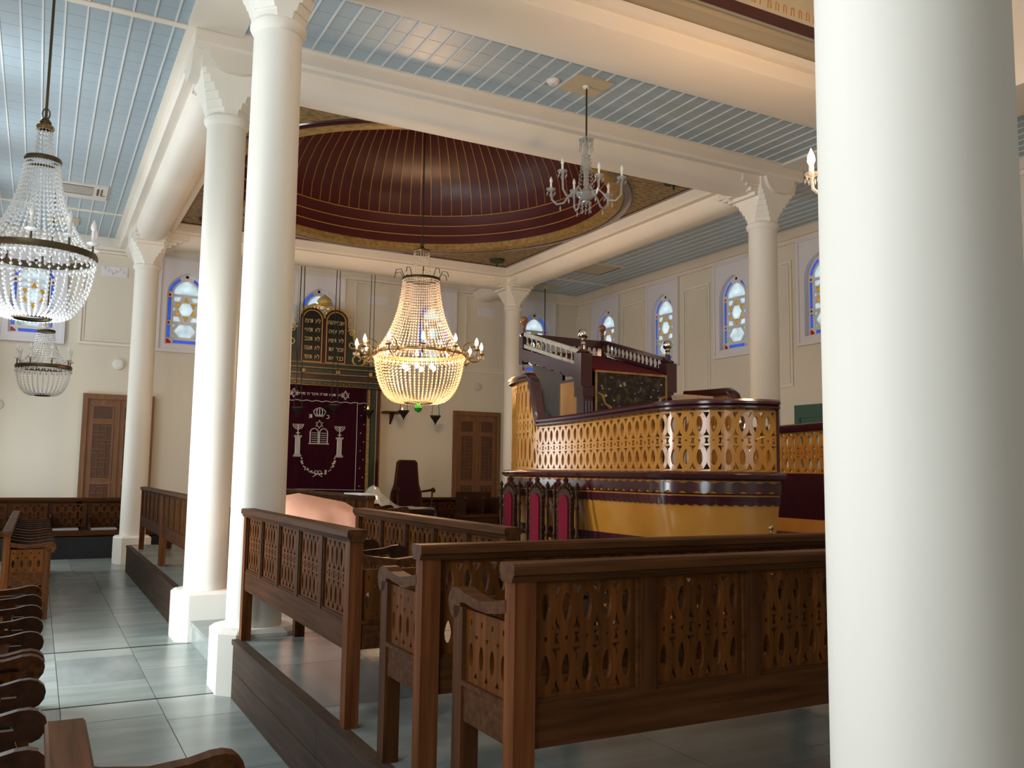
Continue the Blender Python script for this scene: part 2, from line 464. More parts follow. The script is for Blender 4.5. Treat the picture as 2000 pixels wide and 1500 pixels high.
# ---- beams
def bprof(hw=.42, bw=.28, z1=5.98, zb=5.76, n=10):
    p = [(-hw, ZC + .02), (-hw, z1 + .03), (-hw + .03, z1), (-bw, z1)]
    p += [(-bw * math.cos(PI * k / n), z1 - (z1 - zb) * min(1, math.sin(PI * k / n) * 1.12)) for k in range(1, n)]
    return p + [(bw, z1), (hw - .03, z1), (hw, z1 + .03), (hw, ZC + .02)]
bp_ = bprof(); bq_ = bprof(.414, .276, 5.986, 5.766)
struct(MB().prism([(YC2 + a, z) for a, z in bp_], 1.157, 9.653, YZ).build('trim_4', 'plaster', smooth=True))
struct(MB().prism([(YC3 + a, z) for a, z in bp_], XL, XR, YZ).build('trim_5', 'plaster', smooth=True))
struct(MB().prism([(XL + a, z) for a, z in bq_], YC2 - .38, YW1, XZ).build('trim_6', 'plaster', smooth=True))
struct(MB().prism([(XR + a, z) for a, z in bq_], YC2 - .38, YW1, XZ).build('trim_7', 'plaster', smooth=True))
# the beam nearer the viewer, with cornice, red band and painted frieze above it
p = [(7.35, ZC + .02), (7.35, 5.95)] + [(6.92 + .43 * math.cos(a), 5.95 - .20 * math.sin(a)) for a in [PI * k / 20 for k in range(1, 10)]] + [(6.92, 5.75), (6.62, 5.76), (6.49, 5.82), (6.47, 5.97), (6.38, 5.97), (6.38, 6.06), (6.44, 6.07), (6.44, 7.35), (7.1, 7.35)]
struct(MB().prism(p, 1.2, 9.6, YZ).build('trim_8', 'plaster', smooth=True))
def side_frame(name, x0, x1):
    return struct(MB().box(x0, x1, YW0, 6.44, 5.80, 7.35).build(name, 'plaster'))
side_frame('trim_9', 1.2, 1.98); side_frame('trim_10', 8.82, 9.6)
t8 = bpy.data.objects['trim_8']
m = MB()
m.prism([(6.44, 6.07), (6.36, 6.09), (6.36, 6.19), (6.33, 6.21), (6.33, 6.23), (6.37, 6.25), (6.37, 6.30), (6.40, 6.33), (6.44, 6.33)], 1.98, 8.82, YZ)
m.build('cornice', 'olive', t8)
MB().box(1.98, 8.82, 6.415, 6.44, 6.33, 6.47).build('red_band', 'maroon_dome', t8)
MB().box(1.98, 8.82, 6.42, 6.44, 6.47, 7.28).build('frieze', 'frieze', t8)
m = MB()
random.seed(3)
for k in range(60):                                 # orange painted characters of the frieze
    x = 2.1 + k * .11
    h = .075
    for q in range(random.choice((1, 2, 2))):
        m.tube([(x + q * .04, 6.418, 6.52), (x + q * .04 + .005, 6.418, 6.52 + h)], .006, 5)
    m.tube([(x, 6.418, 6.52 + h), (x + .02, 6.418, 6.535 + h), (x + .045, 6.418, 6.52 + h)], .006, 5)
m.build('painted_letters', 'orange_ink', t8)

# ---- dome over the central bay
DX, DY = 5.4, 13.34
dome = thing('dome', 'dark maroon ribbed ceiling dome with gold rim above the lit chandelier', 'dome', (DX, DY, ZC))
m = MB()
circ = [(3.15 * math.cos(2 * PI * k / 72), 3.15 * math.sin(2 * PI * k / 72)) for k in range(72)]
hx0, hx1, hy0, hy1 = XL + .36 - DX, XR - .36 - DX, YC2 + .36 - DY, YC3 - .36 - DY
m.holed(rect(hx0, hx1, hy0, hy1), [circ], .0, .03)
m.build('spandrel_panel', 'brocade', dome)
MB().holed(rect(hx0, hx1, hy0, hy1), [rect(hx0 + .12, hx1 - .12, hy0 + .12, hy1 - .12)], -.015, .0).build('border_band', 'maroon', dome)
MB().lathe([(3.12, .10), (3.12, -.01), (3.18, -.03), (3.30, -.03), (3.345, -.01), (3.345, .02)], 96, cap=False).build('gilt_ring', 'goldpaint', dome, True)
MB().lathe([(3.35, .02), (3.35, -.02), (3.40, -.03), (3.47, -.02), (3.49, .02)], 96, cap=False).build('outer_ring', 'maroon', dome, True)
dprof = [(3.13, .08), (3.12, .27), (3.11, .46), (3.07, .66)]
MB().lathe(dprof + [(3.09, .66), (3.15, .46), (3.16, .08)], 96, cap=False).build('drum', 'maroon_dome', dome, True)
for r, z in ((3.115, .27), (3.10, .46), (3.06, .66)):
    MB().tube([(r * math.cos(2 * PI * k / 96), r * math.sin(2 * PI * k / 96), z) for k in range(96)], .011, 5, True).build('gold_line', 'goldline', dome)
NB = 92
dcur = [(3.07 * math.cos(a) ** .85, .66 + 1.75 * math.sin(a)) for a in [k * PI / 2 / 9 for k in range(9)]] + [(.12, 2.41)]
m = MB(); hw = PI / NB * .96
def dpt(r, z, a): return (r * math.cos(a), r * math.sin(a), z)
vs = []; fs = []
for i, (r, z) in enumerate(dcur): vs += [dpt(r, z, -hw), dpt(r, z, hw), dpt(r + .03, z + .02, hw), dpt(r + .03, z + .02, -hw)]
for i in range(len(dcur) - 1):
    for k in range(4): fs.append((i * 4 + k, i * 4 + (k + 1) % 4, i * 4 + 4 + (k + 1) % 4, i * 4 + 4 + k))
m.add(vs, fs)
mb_board = m.mesh('dome_board', 'maroon_dome', True)
mb_rib = MB().tube([dpt(r - .004, z, 0) for r, z in dcur], .009, 4).mesh('rib', 'goldline')
for k in range(NB):
    put('dome_board', mb_board, dome, rz=2 * PI * k / NB)
    put('rib', mb_rib, dome, rz=2 * PI * (k + .5) / NB)
MB().lathe([(3.2, .64), (3.2, 1.2), (2.4, 2.2), (.1, 2.6)], 48, cap=False).build('dome_shell', 'maroon_dome', dome)
MB().lathe([(.001, 2.36), (.10, 2.38), (.16, 2.42), (.16, 2.46), (.001, 2.47)], 20).build('boss', 'goldpaint', dome, True)
for sx in (1, -1):
    for sy in (1, -1):                              # gilt leaf rosettes in the spandrels
        q = Vector((sx * 2.93, sy * 2.95, 0)); m = MB()
        for k in range(8):
            a = k * PI / 4
            m.lathe([(.001, -.03), (.05, -.05), (.07, -.02), (.05, .0)], 6, (q.x + .11 * math.cos(a), q.y + .11 * math.sin(a), 0))
        m.lathe([(.001, -.16), (.018, -.14), (.012, -.08), (.04, -.06), (.06, -.02), (.06, 0)], 8, (q.x, q.y, 0))
        m.build('rosette', 'darkgreen', dome, True)

# ---- floor, platform, step
flo = struct(MB().box(XW0 - .3, XW1 + .3, YW0 - .3, YW1 + .3, -.3, -.012).build('floor', 'grout'))
random.seed(11)
def slabs(par, xs, y0, y1, z, th, lens, gap=.0025):
    for a, b in zip(xs, xs[1:]):
        y = y0
        while y < y1 - .01:
            e = min(y1, y + random.choice(lens))
            if y1 - e < .25: e = y1
            MB().box(a + gap, b - gap, y + gap, e - gap, z - th, z + random.uniform(-.001, .001)).build('floor_slab', random.choice(('marble', 'marble', 'marble_b', 'marble_c')), par)
            y = e
ax = [XW0, -.38, .24, .87, PE + .14]
slabs(flo, ax, 1.0, 7.05, 0, .012, (.75, 1.0, 1.2)); slabs(flo, ax, 7.08, 9.12, 0, .012, (1.02, .68))
slabs(flo, ax, 9.16, 15.9, 0, .012, (.8, 1.05, 1.3)); slabs(flo, [XW0, -.3, .6, 1.5, 2.6, 3.8, 5, 6.2, 7.4, 8.6, 9.8, 11, XW1], 15.93, YW1, 0, .012, (1.0, 1.4))
m = MB()
m.box(PE + .02, 9.45, 0.2, 6.9, -.01, PZ - .03); m.box(1.80, 9.45, 6.9, 9.2, -.01, PZ - .03); m.box(PE + .02, 9.45, 9.2, 15.75, -.01, PZ - .03)
pf = struct(m.build('floor', 'grout'), 'raised marble platform')
px = [PE + .06 + .62 * k for k in range(14)]
slabs(pf, px, 0.2, 6.9, PZ, .03, (.62, .9, 1.1)); slabs(pf, [1.80] + px[2:], 6.9, 9.2, PZ, .03, (.75, 1.0)); slabs(pf, px, 9.2, 15.72, PZ, .03, (.62, .9, 1.1))
st = struct(MB().box(1.42, 1.80, 7.45, 9.2, -.01, .19).build('floor', 'marble_c'), 'marble step between two columns')
MB().box(1.40, 1.80, 7.45, 9.2, .17, .205).build('tread', 'marble', st)
MB().box(1.785, 1.80, 6.9, 9.2, .0, PZ - .005).build('riser', 'marble_b', pf)
for y0, y1, nn in ((.2, 6.86, 3), (9.74, 15.7, 3)):
    d = (y1 - y0) / nn
    for k in range(nn):
        for z0, z1 in ((.0, .195), (.2, .385)):
            MB().box(PE, PE + .03, y0 + k * d + .002, y0 + (k + 1) * d - .002, z0, z1).build('fascia_board', 'fascia', pf)
        MB().box(PE - .012, PE + .062, y0 + k * d + .002, y0 + (k + 1) * d - .002, .388, PZ + .003).build('edge_board', 'fascia', pf)
MB().box(PE, 9.45, 15.7, 15.75, 0, PZ + .002).build('fascia_board', 'fascia', pf)
m = MB()
for y in (7.065, 9.14): m.box(.0, 1.25, y - .008, y + .008, -.004, .0012)
m.build('drain_slot', 'black', flo)
# ================================================================== COLUMNS
def superell(a, p, n=32):
    out = []
    for k in range(n):
        t = 2 * PI * (k + .5) / n; c, s_ = math.cos(t), math.sin(t)
        out.append((a * math.copysign(abs(c) ** (2 / p), c), a * math.copysign(abs(s_) ** (2 / p), s_)))
    return out
def column(label, x, y, rb, rt, z0=0.0):
    t = thing('column', label, 'column', (x, y, z0), 0, 'cream plastered columns')
    h, c = .30, .11
    def oct_(h, c): return [(-h, -h + c), (-h + c, -h), (h - c, -h), (h, -h + c), (h, h - c), (h - c, h), (-h + c, h), (-h, h - c)]
    m = MB(); o0, o1 = oct_(h, c), oct_(h - .035, c - .01)
    zt = .475 - z0
    vs = [(*p, 0) for p in o0] + [(*p, zt - .03) for p in o0] + [(*p, zt) for p in o1]
    fs = [tuple(range(7, -1, -1)), tuple(range(16, 24))] + [(j * 8 + i, j * 8 + (i + 1) % 8, j * 8 + 8 + (i + 1) % 8, j * 8 + 8 + i) for j in range(2) for i in range(8)]
    m.add(vs, fs).build('base', 'column', t)
    zn = 5.34 - z0
    pr_ = [(rb, zt)] + [(rb + (rt - rb) * (k / 8) ** 1.3, zt + (zn - zt) * k / 8) for k in range(1, 9)]
    MB().lathe(pr_, 40).build('shaft', 'column', t, True)
    MB().lathe([(rt, zn - .06), (rt + .012, zn - .05), (rt + .034, zn - .01), (rt + .034, zn + .02), (rt + .01, zn + .05), (rt, zn + .06)], 40).build('neck_ring', 'column', t, True)
    m = MB(); zz0, zz1 = zn + .03, zn + .47
    ch = (.150, .133, .110, .085, .058, .030); K = len(ch)
    for k in range(K):
        za, zb2 = zz0 + (zz1 - zz0) * k / K, zz0 + (zz1 - zz0) * (k + 1) / K
        aa, ab = [rt + .012 + (.325 - rt - .012) * ((z - zz0) / (zz1 - zz0)) ** 1.2 for z in (za, zb2)]
        q0 = oct_(aa, min(ch[k], aa * .72)); q1 = oct_(ab, min(ch[k], ab * .72))
        m.add([(*p, za) for p in q0] + [(*p, zb2) for p in q1], [tuple(range(7, -1, -1)), tuple(range(8, 16))] + [(i, (i + 1) % 8, 8 + (i + 1) % 8, 8 + i) for i in range(8)])
    m.build('capital', 'column', t)
    MB().box(-.325, .325, -.325, .325, zn + .45, 6.15 - z0).build('impost_block', 'column', t)
    return t
column('cream column in front of the wooden pew by the marble step, nearer one of the pair', XL, YC1, .212, .196)
column('cream column just left of and behind the tallest one, beyond the marble step', XL, YC2, .208, .200)
column('slim cream column furthest left, in front of the carved door by the back wall', XL, YC3, .215, .208)
column('far cream column beside the prow of the carved platform, near the back wall', XR, YC3, .188, .180, 0)
column('cream column rising behind the carved boat-shaped platform on the right', XR, YC2, .212, .205, 0)
column('huge cream column filling the right edge of the picture', 1.655, 1.235, .2, .2, 0)
# stepped corbels under the dome beams
for x, y, dx, dy in ((XR, YC2, -1, 0), (XR, YC3, -1, 0), (XL, YC2, 1, 0), (XL, YC3, 1, 0), (XR, YC3, 0, -1), (XR, YC2, 0, 1), (XL, YC3, 0, -1), (XL, YC2, 0, 1)):
    m = MB()
    for k in range(4):
        e = .30 + .34 * (1 - k * .27); w = .29 - .02 * k
        z0, z1 = 5.95 - .05 * (k + 1) - .03, 5.99
        a, b = sorted((x, x + dx * e)) if dx else (x - w, x + w)
        c, d = sorted((y, y + dy * e)) if dy else (y - w, y + w)
        m.box(a, b, c, d, z0, z1)
    i = 4 if (dx and y == YC2) else 5 if dx else 6 if x == XL else 7
    m.build('corbel', 'plaster', bpy.data.objects['trim_%d' % i])

# ================================================================== LATTICE PATTERN
def cell_holes(w, x0=0.0, only=None):
    """openings of one repeat (width w, height 0..1), triangle at x0, oval at x0 + w/2"""
    H = []
    for s_ in (1, -1):
        Y = (lambda v, s_=s_: .5 + s_ * (v - .5))
        if only != 'oval':
            H.append([(x0 - .24 * w, Y(.965)), (x0 + .24 * w, Y(.965)), (x0 + .03 * w, Y(.88)), (x0, Y(.85)), (x0 - .03 * w, Y(.88))])
            H.append([(x0 - .235 * w, Y(.582)), (x0 + .235 * w, Y(.582)), (x0 + .05 * w, Y(.64)), (x0, Y(.70)), (x0 - .05 * w, Y(.64))])
        if only != 'tri':
            ov = []
            for k in range(12):
                a = 2 * PI * k / 12; c, sn = math.cos(a), math.sin(a)
                ov.append((x0 + w / 2 + .235 * w * c * (1 if sn > 0 else 1 + .30 * sn), Y(.775 + (.125 if sn > 0 else .14) * sn)))
            H.append(ov)
    if only != 'oval':
        H.append([(x0 - .15 * w, .548), (x0 + .15 * w, .548), (x0 + .07 * w, .5), (x0 + .15 * w, .452), (x0 - .15 * w, .452), (x0 - .07 * w, .5)])
    if only != 'tri':
        H.append([(x0 + w / 2 + .09 * w * math.cos(a * PI / 3), .5 + .024 * math.sin(a * PI / 3)) for a in range(6)])
    return H
def lattice_panel(W, Hh, n, th, margin=.012):
    w = (W - 2 * margin) / n
    holes = []
    for i in range(n):
        holes += cell_holes(w, margin + i * w, None if i else 'oval')
    holes = [[(u, margin + v * (Hh - 2 * margin)) for u, v in h] for h in holes]
    return MB().holed(rect(0, W, 0, Hh), holes, 0, th, XZ)
def arm_lattice(W, Hh, n, th):
    w = W / n; holes = []
    for i in range(n):
        c = (i + .5) * w
        holes.append([(c - .07 * w, .80), (c + .07 * w, .80), (c + .07 * w, .88), (c - .07 * w, .88)])
        holes.append([(c + .20 * w * math.cos(2 * PI * k / 12), .38 + .17 * math.sin(2 * PI * k / 12)) for k in range(12)])
        if i:
            holes.append([(i * w - .17 * w, .67), (i * w + .17 * w, .67), (i * w, .60)])
            holes.append([(i * w - .17 * w, .08), (i * w + .17 * w, .08), (i * w, .17)])
    holes = [[(u, v * Hh) for u, v in h] for h in holes]
    return MB().holed(rect(0, W, 0, Hh), holes, 0, th, lambda u, v, w_: (w_, u, v))

# ================================================================== BENCHES
BL = 2.56
def make_bench(label):
    t = thing('wooden_bench', label, 'bench', group='pierced-back wooden benches')
    pitch = (BL - .16 + .06) / 5
    mp = lattice_panel(pitch - .06, .40, 5, .02).mesh('lattice_panel', 'wood_panel')
    for k in range(5): put('lattice_panel', mp, t, (.08 + k * pitch, .018, .51))
    mbead = MB().holed(rect(0, pitch - .06, 0, .40), [rect(.014, pitch - .074, .014, .386)], 0, .03, XZ).mesh('panel_bead', 'wood')
    for k in range(5): put('panel_bead', mbead, t, (.08 + k * pitch, .006, .51))
    ms = MB().box(0, .06, 0, .05, .51, .91).mesh('stile', 'wood_z')
    for k in range(4): put('stile', ms, t, (.08 + (k + 1) * pitch - .06, 0, 0))
    mpst = MB().box(0, .08, -.008, .062, 0, .912).mesh('leg', 'wood_red')
    put('leg', mpst, t); put('leg', mpst, t, (BL - .08, 0, 0))
    MB().prism([(-.012, .905), (.062, .905), (.068, .925), (.076, .93), (.076, .957), (.068, .966), (-.02, .966), (-.028, .957), (-.028, .93), (-.02, .925)], -.015, BL + .015, YZ).build('top_rail', 'wood', t)
    MB().box(.08, BL - .08, 0, .05, .37, .51).build('bottom_rail', 'wood', t)
    MB().box(.03, BL - .03, .05, .47, .445, .475).build('seat', 'wood', t)
    MB().box(.07, BL - .07, .425, .45, .38, .445).build('front_rail', 'wood', t)
    mfl = MB().box(0, .072, .39, .465, 0, .772).mesh('leg', 'wood_z')
    put('leg', mfl, t); put('leg', mfl, t, (BL - .072, 0, 0))
    mend = MB().box(.008, .05, .06, .39, .375, .50).box(.0, .058, .06, .39, .498, .515).mesh('end_rail', 'wood')
    mal = arm_lattice(.33, .25, 4, .022).mesh('arm_lattice', 'wood_panel')
    for x in (0, BL - .058):
        put('end_rail', mend, t, (x, 0, 0)); put('arm_lattice', mal, t, (x + .018, .06, .515))
    ap = [(.05, .80), (.05, .845), (.12, .828), (.25, .812), (.36, .822), (.42, .836), (.455, .838), (.485, .830), (.507, .810), (.515, .785), (.510, .758), (.494, .736), (.470, .725), (.444, .728), (.424, .742), (.413, .762), (.412, .786), (.38, .790), (.30, .780), (.2, .777), (.1, .79)]
    marm = MB().prism(ap, 0, .064, YZ).mesh('arm_rest', 'wood')
    put('arm_rest', marm, t); put('arm_rest', marm, t, (BL - .064, 0, 0))
    mint = MB().prism(ap, 0, .04, YZ).mesh('arm_rest', 'wood_dark')
    msup = MB().prism([(.37, .475), (.42, .475), (.43, .56), (.40, .66), (.43, .77), (.36, .77), (.35, .66), (.385, .56)], .005, .035, YZ).mesh('arm_post', 'wood_dark')
    for k in range(4):
        x = .08 + (k + 1) * pitch - .05
        put('arm_rest', mint, t, (x, 0, 0)); put('arm_post', msup, t, (x, 0, 0))
    return t
b0 = make_bench('dark pierced-back bench nearest the camera, its right part hidden by the big column')
b0.location = (1.39, 2.56, PZ)
R90 = -PI / 2
for lab, x, y, z, rz in (
    ('second dark pierced-back bench from the camera, one row behind the nearest one', 1.39, 3.34, PZ, 0),
    ('five-panel bench along the platform edge in front of the tall cream column', 1.405, 6.85, PZ, R90),
    ('bench in the second row with five pierced panels, right of the salmon cloth', 2.26, 6.80, PZ, R90),
    ('bench on the platform edge next to the slim far-left column, far one of two', 1.47, 14.93, PZ, R90),
    ('bench on the platform edge partly hidden by the column behind the marble step', 1.47, 12.34, PZ, R90),
    ('bench seen above the salmon cloth, below the velvet ark curtain', 3.48, 12.58, PZ, R90),
    ('bench deeper in the dome bay behind the one above the salmon cloth', 3.48, 15.2, PZ, R90),
    ('aisle bench at left edge with row of scrolled armrests, further of the near pair', -.43, 7.24, 0, R90),
    ('aisle bench at lower left corner with scrolled armrests, nearer of the near pair', -.43, 4.62, 0, R90),
    ('bench at bottom edge showing only a glossy rail end and one armrest', .09, 2.85, 0, R90),
    ('far left aisle bench whose light orange pierced end faces the camera', -.27, 13.72, 0, R90),
    ('far left aisle bench behind the one with the orange end, close to the back wall', -.27, 16.32, 0, R90)):
    copy_thing(b0, lab, (x, y, z), rz)

# ---- benches built along the back wall under the doors
def wall_bench(label, x0, x1):
    t = thing('wall_bench', label, 'bench', (x0, YW1 - .01, 0), 0, 'dark wall benches at the back')
    L = x1 - x0; k = max(1, round(L / .62)); w = L / k
    MB().box(0, L, -.60, -.02, 0, .40).build('base', 'black', t)
    MB().box(0, L, -.62, -.08, .42, .50).build('seat', 'wood', t)
    MB().box(0, L, -.06, 0, .40, 1.03).build('back_board', 'wood_dark', t)
    MB().prism([(-.12, 1.03), (0, 1.03), (0, 1.10), (-.10, 1.10), (-.14, 1.07)], 0, L, YZ).build('top_rail', 'wood', t)
    me = lattice_panel(w - .09, .44, 4, .02).mesh('lattice_panel', 'wood')
    mf = MB().prism([(-.10, .5), (-.10, .8), (-.35, .77), (-.52, .80), (-.56, .77), (-.54, .73), (-.46, .73), (-.42, .62), (-.46, .5)], 0, .035, YZ).mesh('arm_rest', 'wood_dark')
    for i in range(k):
        put('lattice_panel', me, t, (i * w + .045, -.082, .55))
        if i: put('arm_rest', mf, t, (i * w - .017, 0, 0))
    return t
wall_bench('dark carved wall bench with grey seat pads under the left door', -1.05, 2.9)
wall_bench('dark carved wall bench under the right door by the far column', 7.5, 11.8)
for k, (x, lab) in enumerate(((-.30, 'grey seat pad on the left wall bench, nearest the left edge'), (.30, 'grey seat pad on the left wall bench, middle of the three'), (.95, 'grey seat pad on the left wall bench, beside the slim column'))):
    m = MB()
    m.sweep([((x, 18.40, .502 + .022), (0, 1, 0), (0, 0, 1)), ((x + .44, 18.40, .502 + .022), (0, 1, 0), (0, 0, 1))],
            [(-.2, -.02), (.2, -.02), (.215, 0), (.2, .02), (-.2, .022), (-.215, 0)])
    tag(m.build('seat_pad', 'cushion'), lab, 'cushion', 'grey pads on the wall bench')

# ================================================================== THE BOAT-SHAPED READING PLATFORM
TX = 6.0
def tpath(s):
    """plan of the left side from the stern opening (s = 0) to the prow end; returns x, y, outward normal"""
    R = .70; q = R * PI / 2
    if s <= q:
        a = -PI / 2 - s / R
        return 5.30 + R * math.cos(a), 6.02 + R * math.sin(a), math.cos(a), math.sin(a)
    s -= q
    if s <= 2.0: return 4.60, 6.02 + s, -1.0, 0.0
    s -= 2.0; R2 = 2.2
    a = PI - s / R2
    return 4.60 + R2 + R2 * math.cos(a), 8.02 + R2 * math.sin(a), math.cos(a), math.sin(a)
SEND = 3.92
def sm(t): t = max(0, min(1, t)); return t * t * (3 - 2 * t)
def ztop(s):
    a = 2.215 - .055 * sm((s - .3) / 2.6)
    return a + .50 * sm((s - 3.02) / .22) 
tev = thing('reading_platform', 'boat-shaped honey and maroon reading platform with pierced lattice sides', 'platform', (TX, 7.2, PZ))
def tmap(sg):
    def f(u, v, w):           # u along the side, v absolute height, w outward
        x, y, nx, ny = tpath(u)
        x += nx * w; y += ny * w
        return ((x - TX) * sg, y - 7.2, v - PZ)
    return f
SS = [SEND * k / 72 for k in range(73)]
for sg in (1, -1):
    f = tmap(sg)
    m = MB(); n = 35; w = SEND / n
    for k in range(n):
        x0 = (k + .25) * w
        hs = cell_holes(w, x0)
        o = rect(k * w, (k + 1) * w, 0, 1)
        loops = [o] + hs
        loops = [[(u, v) for u, v in l] for l in loops]
        def g(u, v, d): return f(max(0, min(SEND, u)), 1.715 + v * (ztop(u) - 1.715), d)
        mm = MB(); mm.holed(loops[0], loops[1:], -.014, .014, g); m.add(mm.v, mm.f)
    m.build('lattice_side', 'honey', tev)
    def frames(zf, off=0, s0=0, s1=SEND, k=72):
        out = []
        for i in range(k + 1):
            s = s0 + (s1 - s0) * i / k
            p = Vector(f(s, zf(s), off)); q = Vector(f(min(SEND, s + .01), zf(s + .01), off)); q0 = Vector(f(max(0, s - .01), zf(s - .01), off))
            t_ = (q - q0).normalized(); x, y, nx, ny = tpath(s); sd = Vector((nx * sg, ny, 0))
            up = t_.cross(sd).normalized()
            if up.z < 0: up = -up
            out.append((p, sd, up))
        return out
    MB().sweep(frames(ztop, 0, 0, SEND, 110), [(-.05, 0), (.035, 0), (.06, .015), (.06, .03), (.045, .04), (.065, .05), (.065, .07), (.05, .088), (-.04, .09), (-.06, .075), (-.06, .015)]).build('top_rail', 'maroon', tev, True)
    MB().sweep(frames(lambda s: 1.68), [(-.03, -.035), (.08, -.04), (.115, -.02), (.125, .01), (.10, .03), (.05, .037), (-.03, .037)]).build('ledge', 'maroon', tev, True)
    hp = [(.42, -.28), (.62, -.19), (.85, -.10), (1.1, -.03), (1.35, .02), (1.55, .045), (1.66, .05)]
    hp2 = [(z, o - .03) for z, o in reversed(hp)]
    MB().sweep(frames(lambda s: 0), [(o, z) for z, o in hp + hp2]).build('hull', 'honey', tev, True)
    for name, zt_, zb_, amp, top in (('wavy_band', 1.625, 1.545, .014, True), ('scallop_band', 1.515, 1.455, .016, False)):
        m = MB(); L = 300
        for i in range(L):
            a, b = SEND * i / L, SEND * (i + 1) / L
            ph = lambda s: 2 * PI * s / .115
            def lo(s): return zb_ - amp * (math.sin(ph(s)) if top else abs(math.sin(ph(s) / 1.3)))
            def hi(s): return zt_ + (amp * .5 * math.sin(ph(s) + .6) if top else 0)
            def off(z): return .045 - (1.55 - min(1.55, z)) * .12
            q = [f(a, lo(a), off(zb_) + .014), f(b, lo(b), off(zb_) + .014), f(b, hi(b), off(zt_) + .014), f(a, hi(a), off(zt_) + .014)]
            q2 = [f(a, lo(a), off(zb_) - .01), f(b, lo(b), off(zb_) - .01), f(b, hi(b), off(zt_) - .01), f(a, hi(a), off(zt_) - .01)]
            m.add(q + q2, [(0, 1, 2, 3), (0, 1, 5, 4), (2, 3, 7, 6)])
        m.build(name, 'maroon', tev)
    MB().sweep(frames(lambda s: 0), [(.055, 1.528), (.062, 1.533), (.055, 1.538), (.045, 1.533)]).build('gilt_line', 'maroon', tev)
    # end post at the stern opening, lining inside
    MB().box(*sorted(((5.30 - TX) * sg, (5.318 - TX) * sg)), 5.29 - 7.2, 5.36 - 7.2, 1.66 - PZ, 2.22 - PZ).build('end_post', 'maroon', tev)
    MB().sweep(frames(lambda s: 0), [(-.035, 1.06), (-.02, 1.06), (-.02, 1.66), (-.035, 1.66)]).build('inner_lining', 'maroon', tev)
dk = [tpath(SEND * k / 40)[:2] for k in range(41)]
poly = [(x - TX, y - 7.2) for x, y in dk] + [(TX - x, y - 7.2) for x, y in reversed(dk)]
MB().prism(poly, .62, .66).build('deck', 'wood_dark', tev)
m = MB()
for k in range(3): m.box(-.62, .62, 5.05 + k * .25 - 7.2, 5.6 - 7.2, 0 + k * .2, .2 + k * .2)
m.build('steps', 'maroon', tev)

# ---- sloping reading desk on the platform
dz = .66 + PZ
X0, X1, Y0, Y1, Y2 = 5.40, 6.61, 8.37, 8.98, 9.77
desk = thing('reading_desk', 'tall maroon reading desk with sloping velvet top, balustrade and four ball finials', 'desk', (X0, Y0, dz))
Z = lambda z: z - dz
WX, DYd = X1 - X0, Y2 - Y0
for x, y, zt_, bm_, side in ((.0, 0, 3.16, 'silver_ball', 0), (WX, 0, 3.13, 'silver_ball', 0), (0, DYd, 3.54, 'ball_wood', 1), (WX, DYd, 3.54, 'ball_wood', 1)):
    zb_ = Z(2.66) if not side else Z(3.06)
    h = .075 if not side else .045
    m = MB(); m.box(x - h, x + h, y - h, y + h, zb_, Z(zt_) - .12)
    m.lathe([(h * .9, Z(zt_) - .12), (h * 1.1, Z(zt_) - .10), (h * .5, Z(zt_) - .07), (h * .4, Z(zt_) - .02), (.02, Z(zt_))], 12, (x, y, 0))
    pt = m.build('corner_post', 'maroon', desk, False)
    m = MB(); r = .062 if not side else .05
    m.lathe([(r * .5, Z(zt_) - .01), (r * .35, Z(zt_) + .02), (r * .6, Z(zt_) + .035), (r * .3, Z(zt_) + .05)], 12, (x, y, 0)); m.ball((x, y, Z(zt_) + .05 + r * .9), r, 16)
    m.build('finial', bm_, pt, True)
def zs(y, lo): return lo + (y - 0) / DYd * .37
def balust(name, x, mat_, nb):
    m = MB(); d = .022
    for zo, hh in ((2.90, .045), (3.05, .05)):
        m.add([(x - d, .06, Z(zo)), (x + d, .06, Z(zo)), (x + d, DYd - .04, Z(zo) + .37), (x - d, DYd - .04, Z(zo) + .37), (x - d, .06, Z(zo + hh)), (x + d, .06, Z(zo + hh)), (x + d, DYd - .04, Z(zo + hh) + .37), (x - d, DYd - .04, Z(zo + hh) + .37)],
              [(3, 2, 1, 0), (4, 5, 6, 7), (0, 1, 5, 4), (1, 2, 6, 5), (2, 3, 7, 6), (3, 0, 4, 7)])
    m.build(name, mat_, desk)
    for k in range(nb):
        y = .12 + (DYd - .22) * k / (nb - 1); z0 = Z(2.94) + (y - .06) / (DYd - .1) * .37
        MB().lathe([(.010, 0), (.016, .03), (.009, .04), (.009, .08), (.017, .10), (.022, .12)], 8, (x, y, z0)).build('baluster', mat_, desk, True)
balust('side_balustrade', -.0, 'pale_wood', 11); balust('side_balustrade', WX, 'maroon', 15)
m = MB(); m.box(.04, WX - .04, DYd - .022, DYd + .022, Z(3.17), Z(3.22)); m.box(.04, WX - .04, DYd - .022, DYd + .022, Z(3.36), Z(3.46)); m.build('far_balustrade', 'maroon', desk)
for k in range(14): MB().lathe([(.012, 0), (.02, .03), (.011, .06), (.011, .11), (.02, .14)], 8, (.09 + (WX - .18) * k / 13, DYd, Z(3.22))).build('baluster', 'maroon', desk, True)
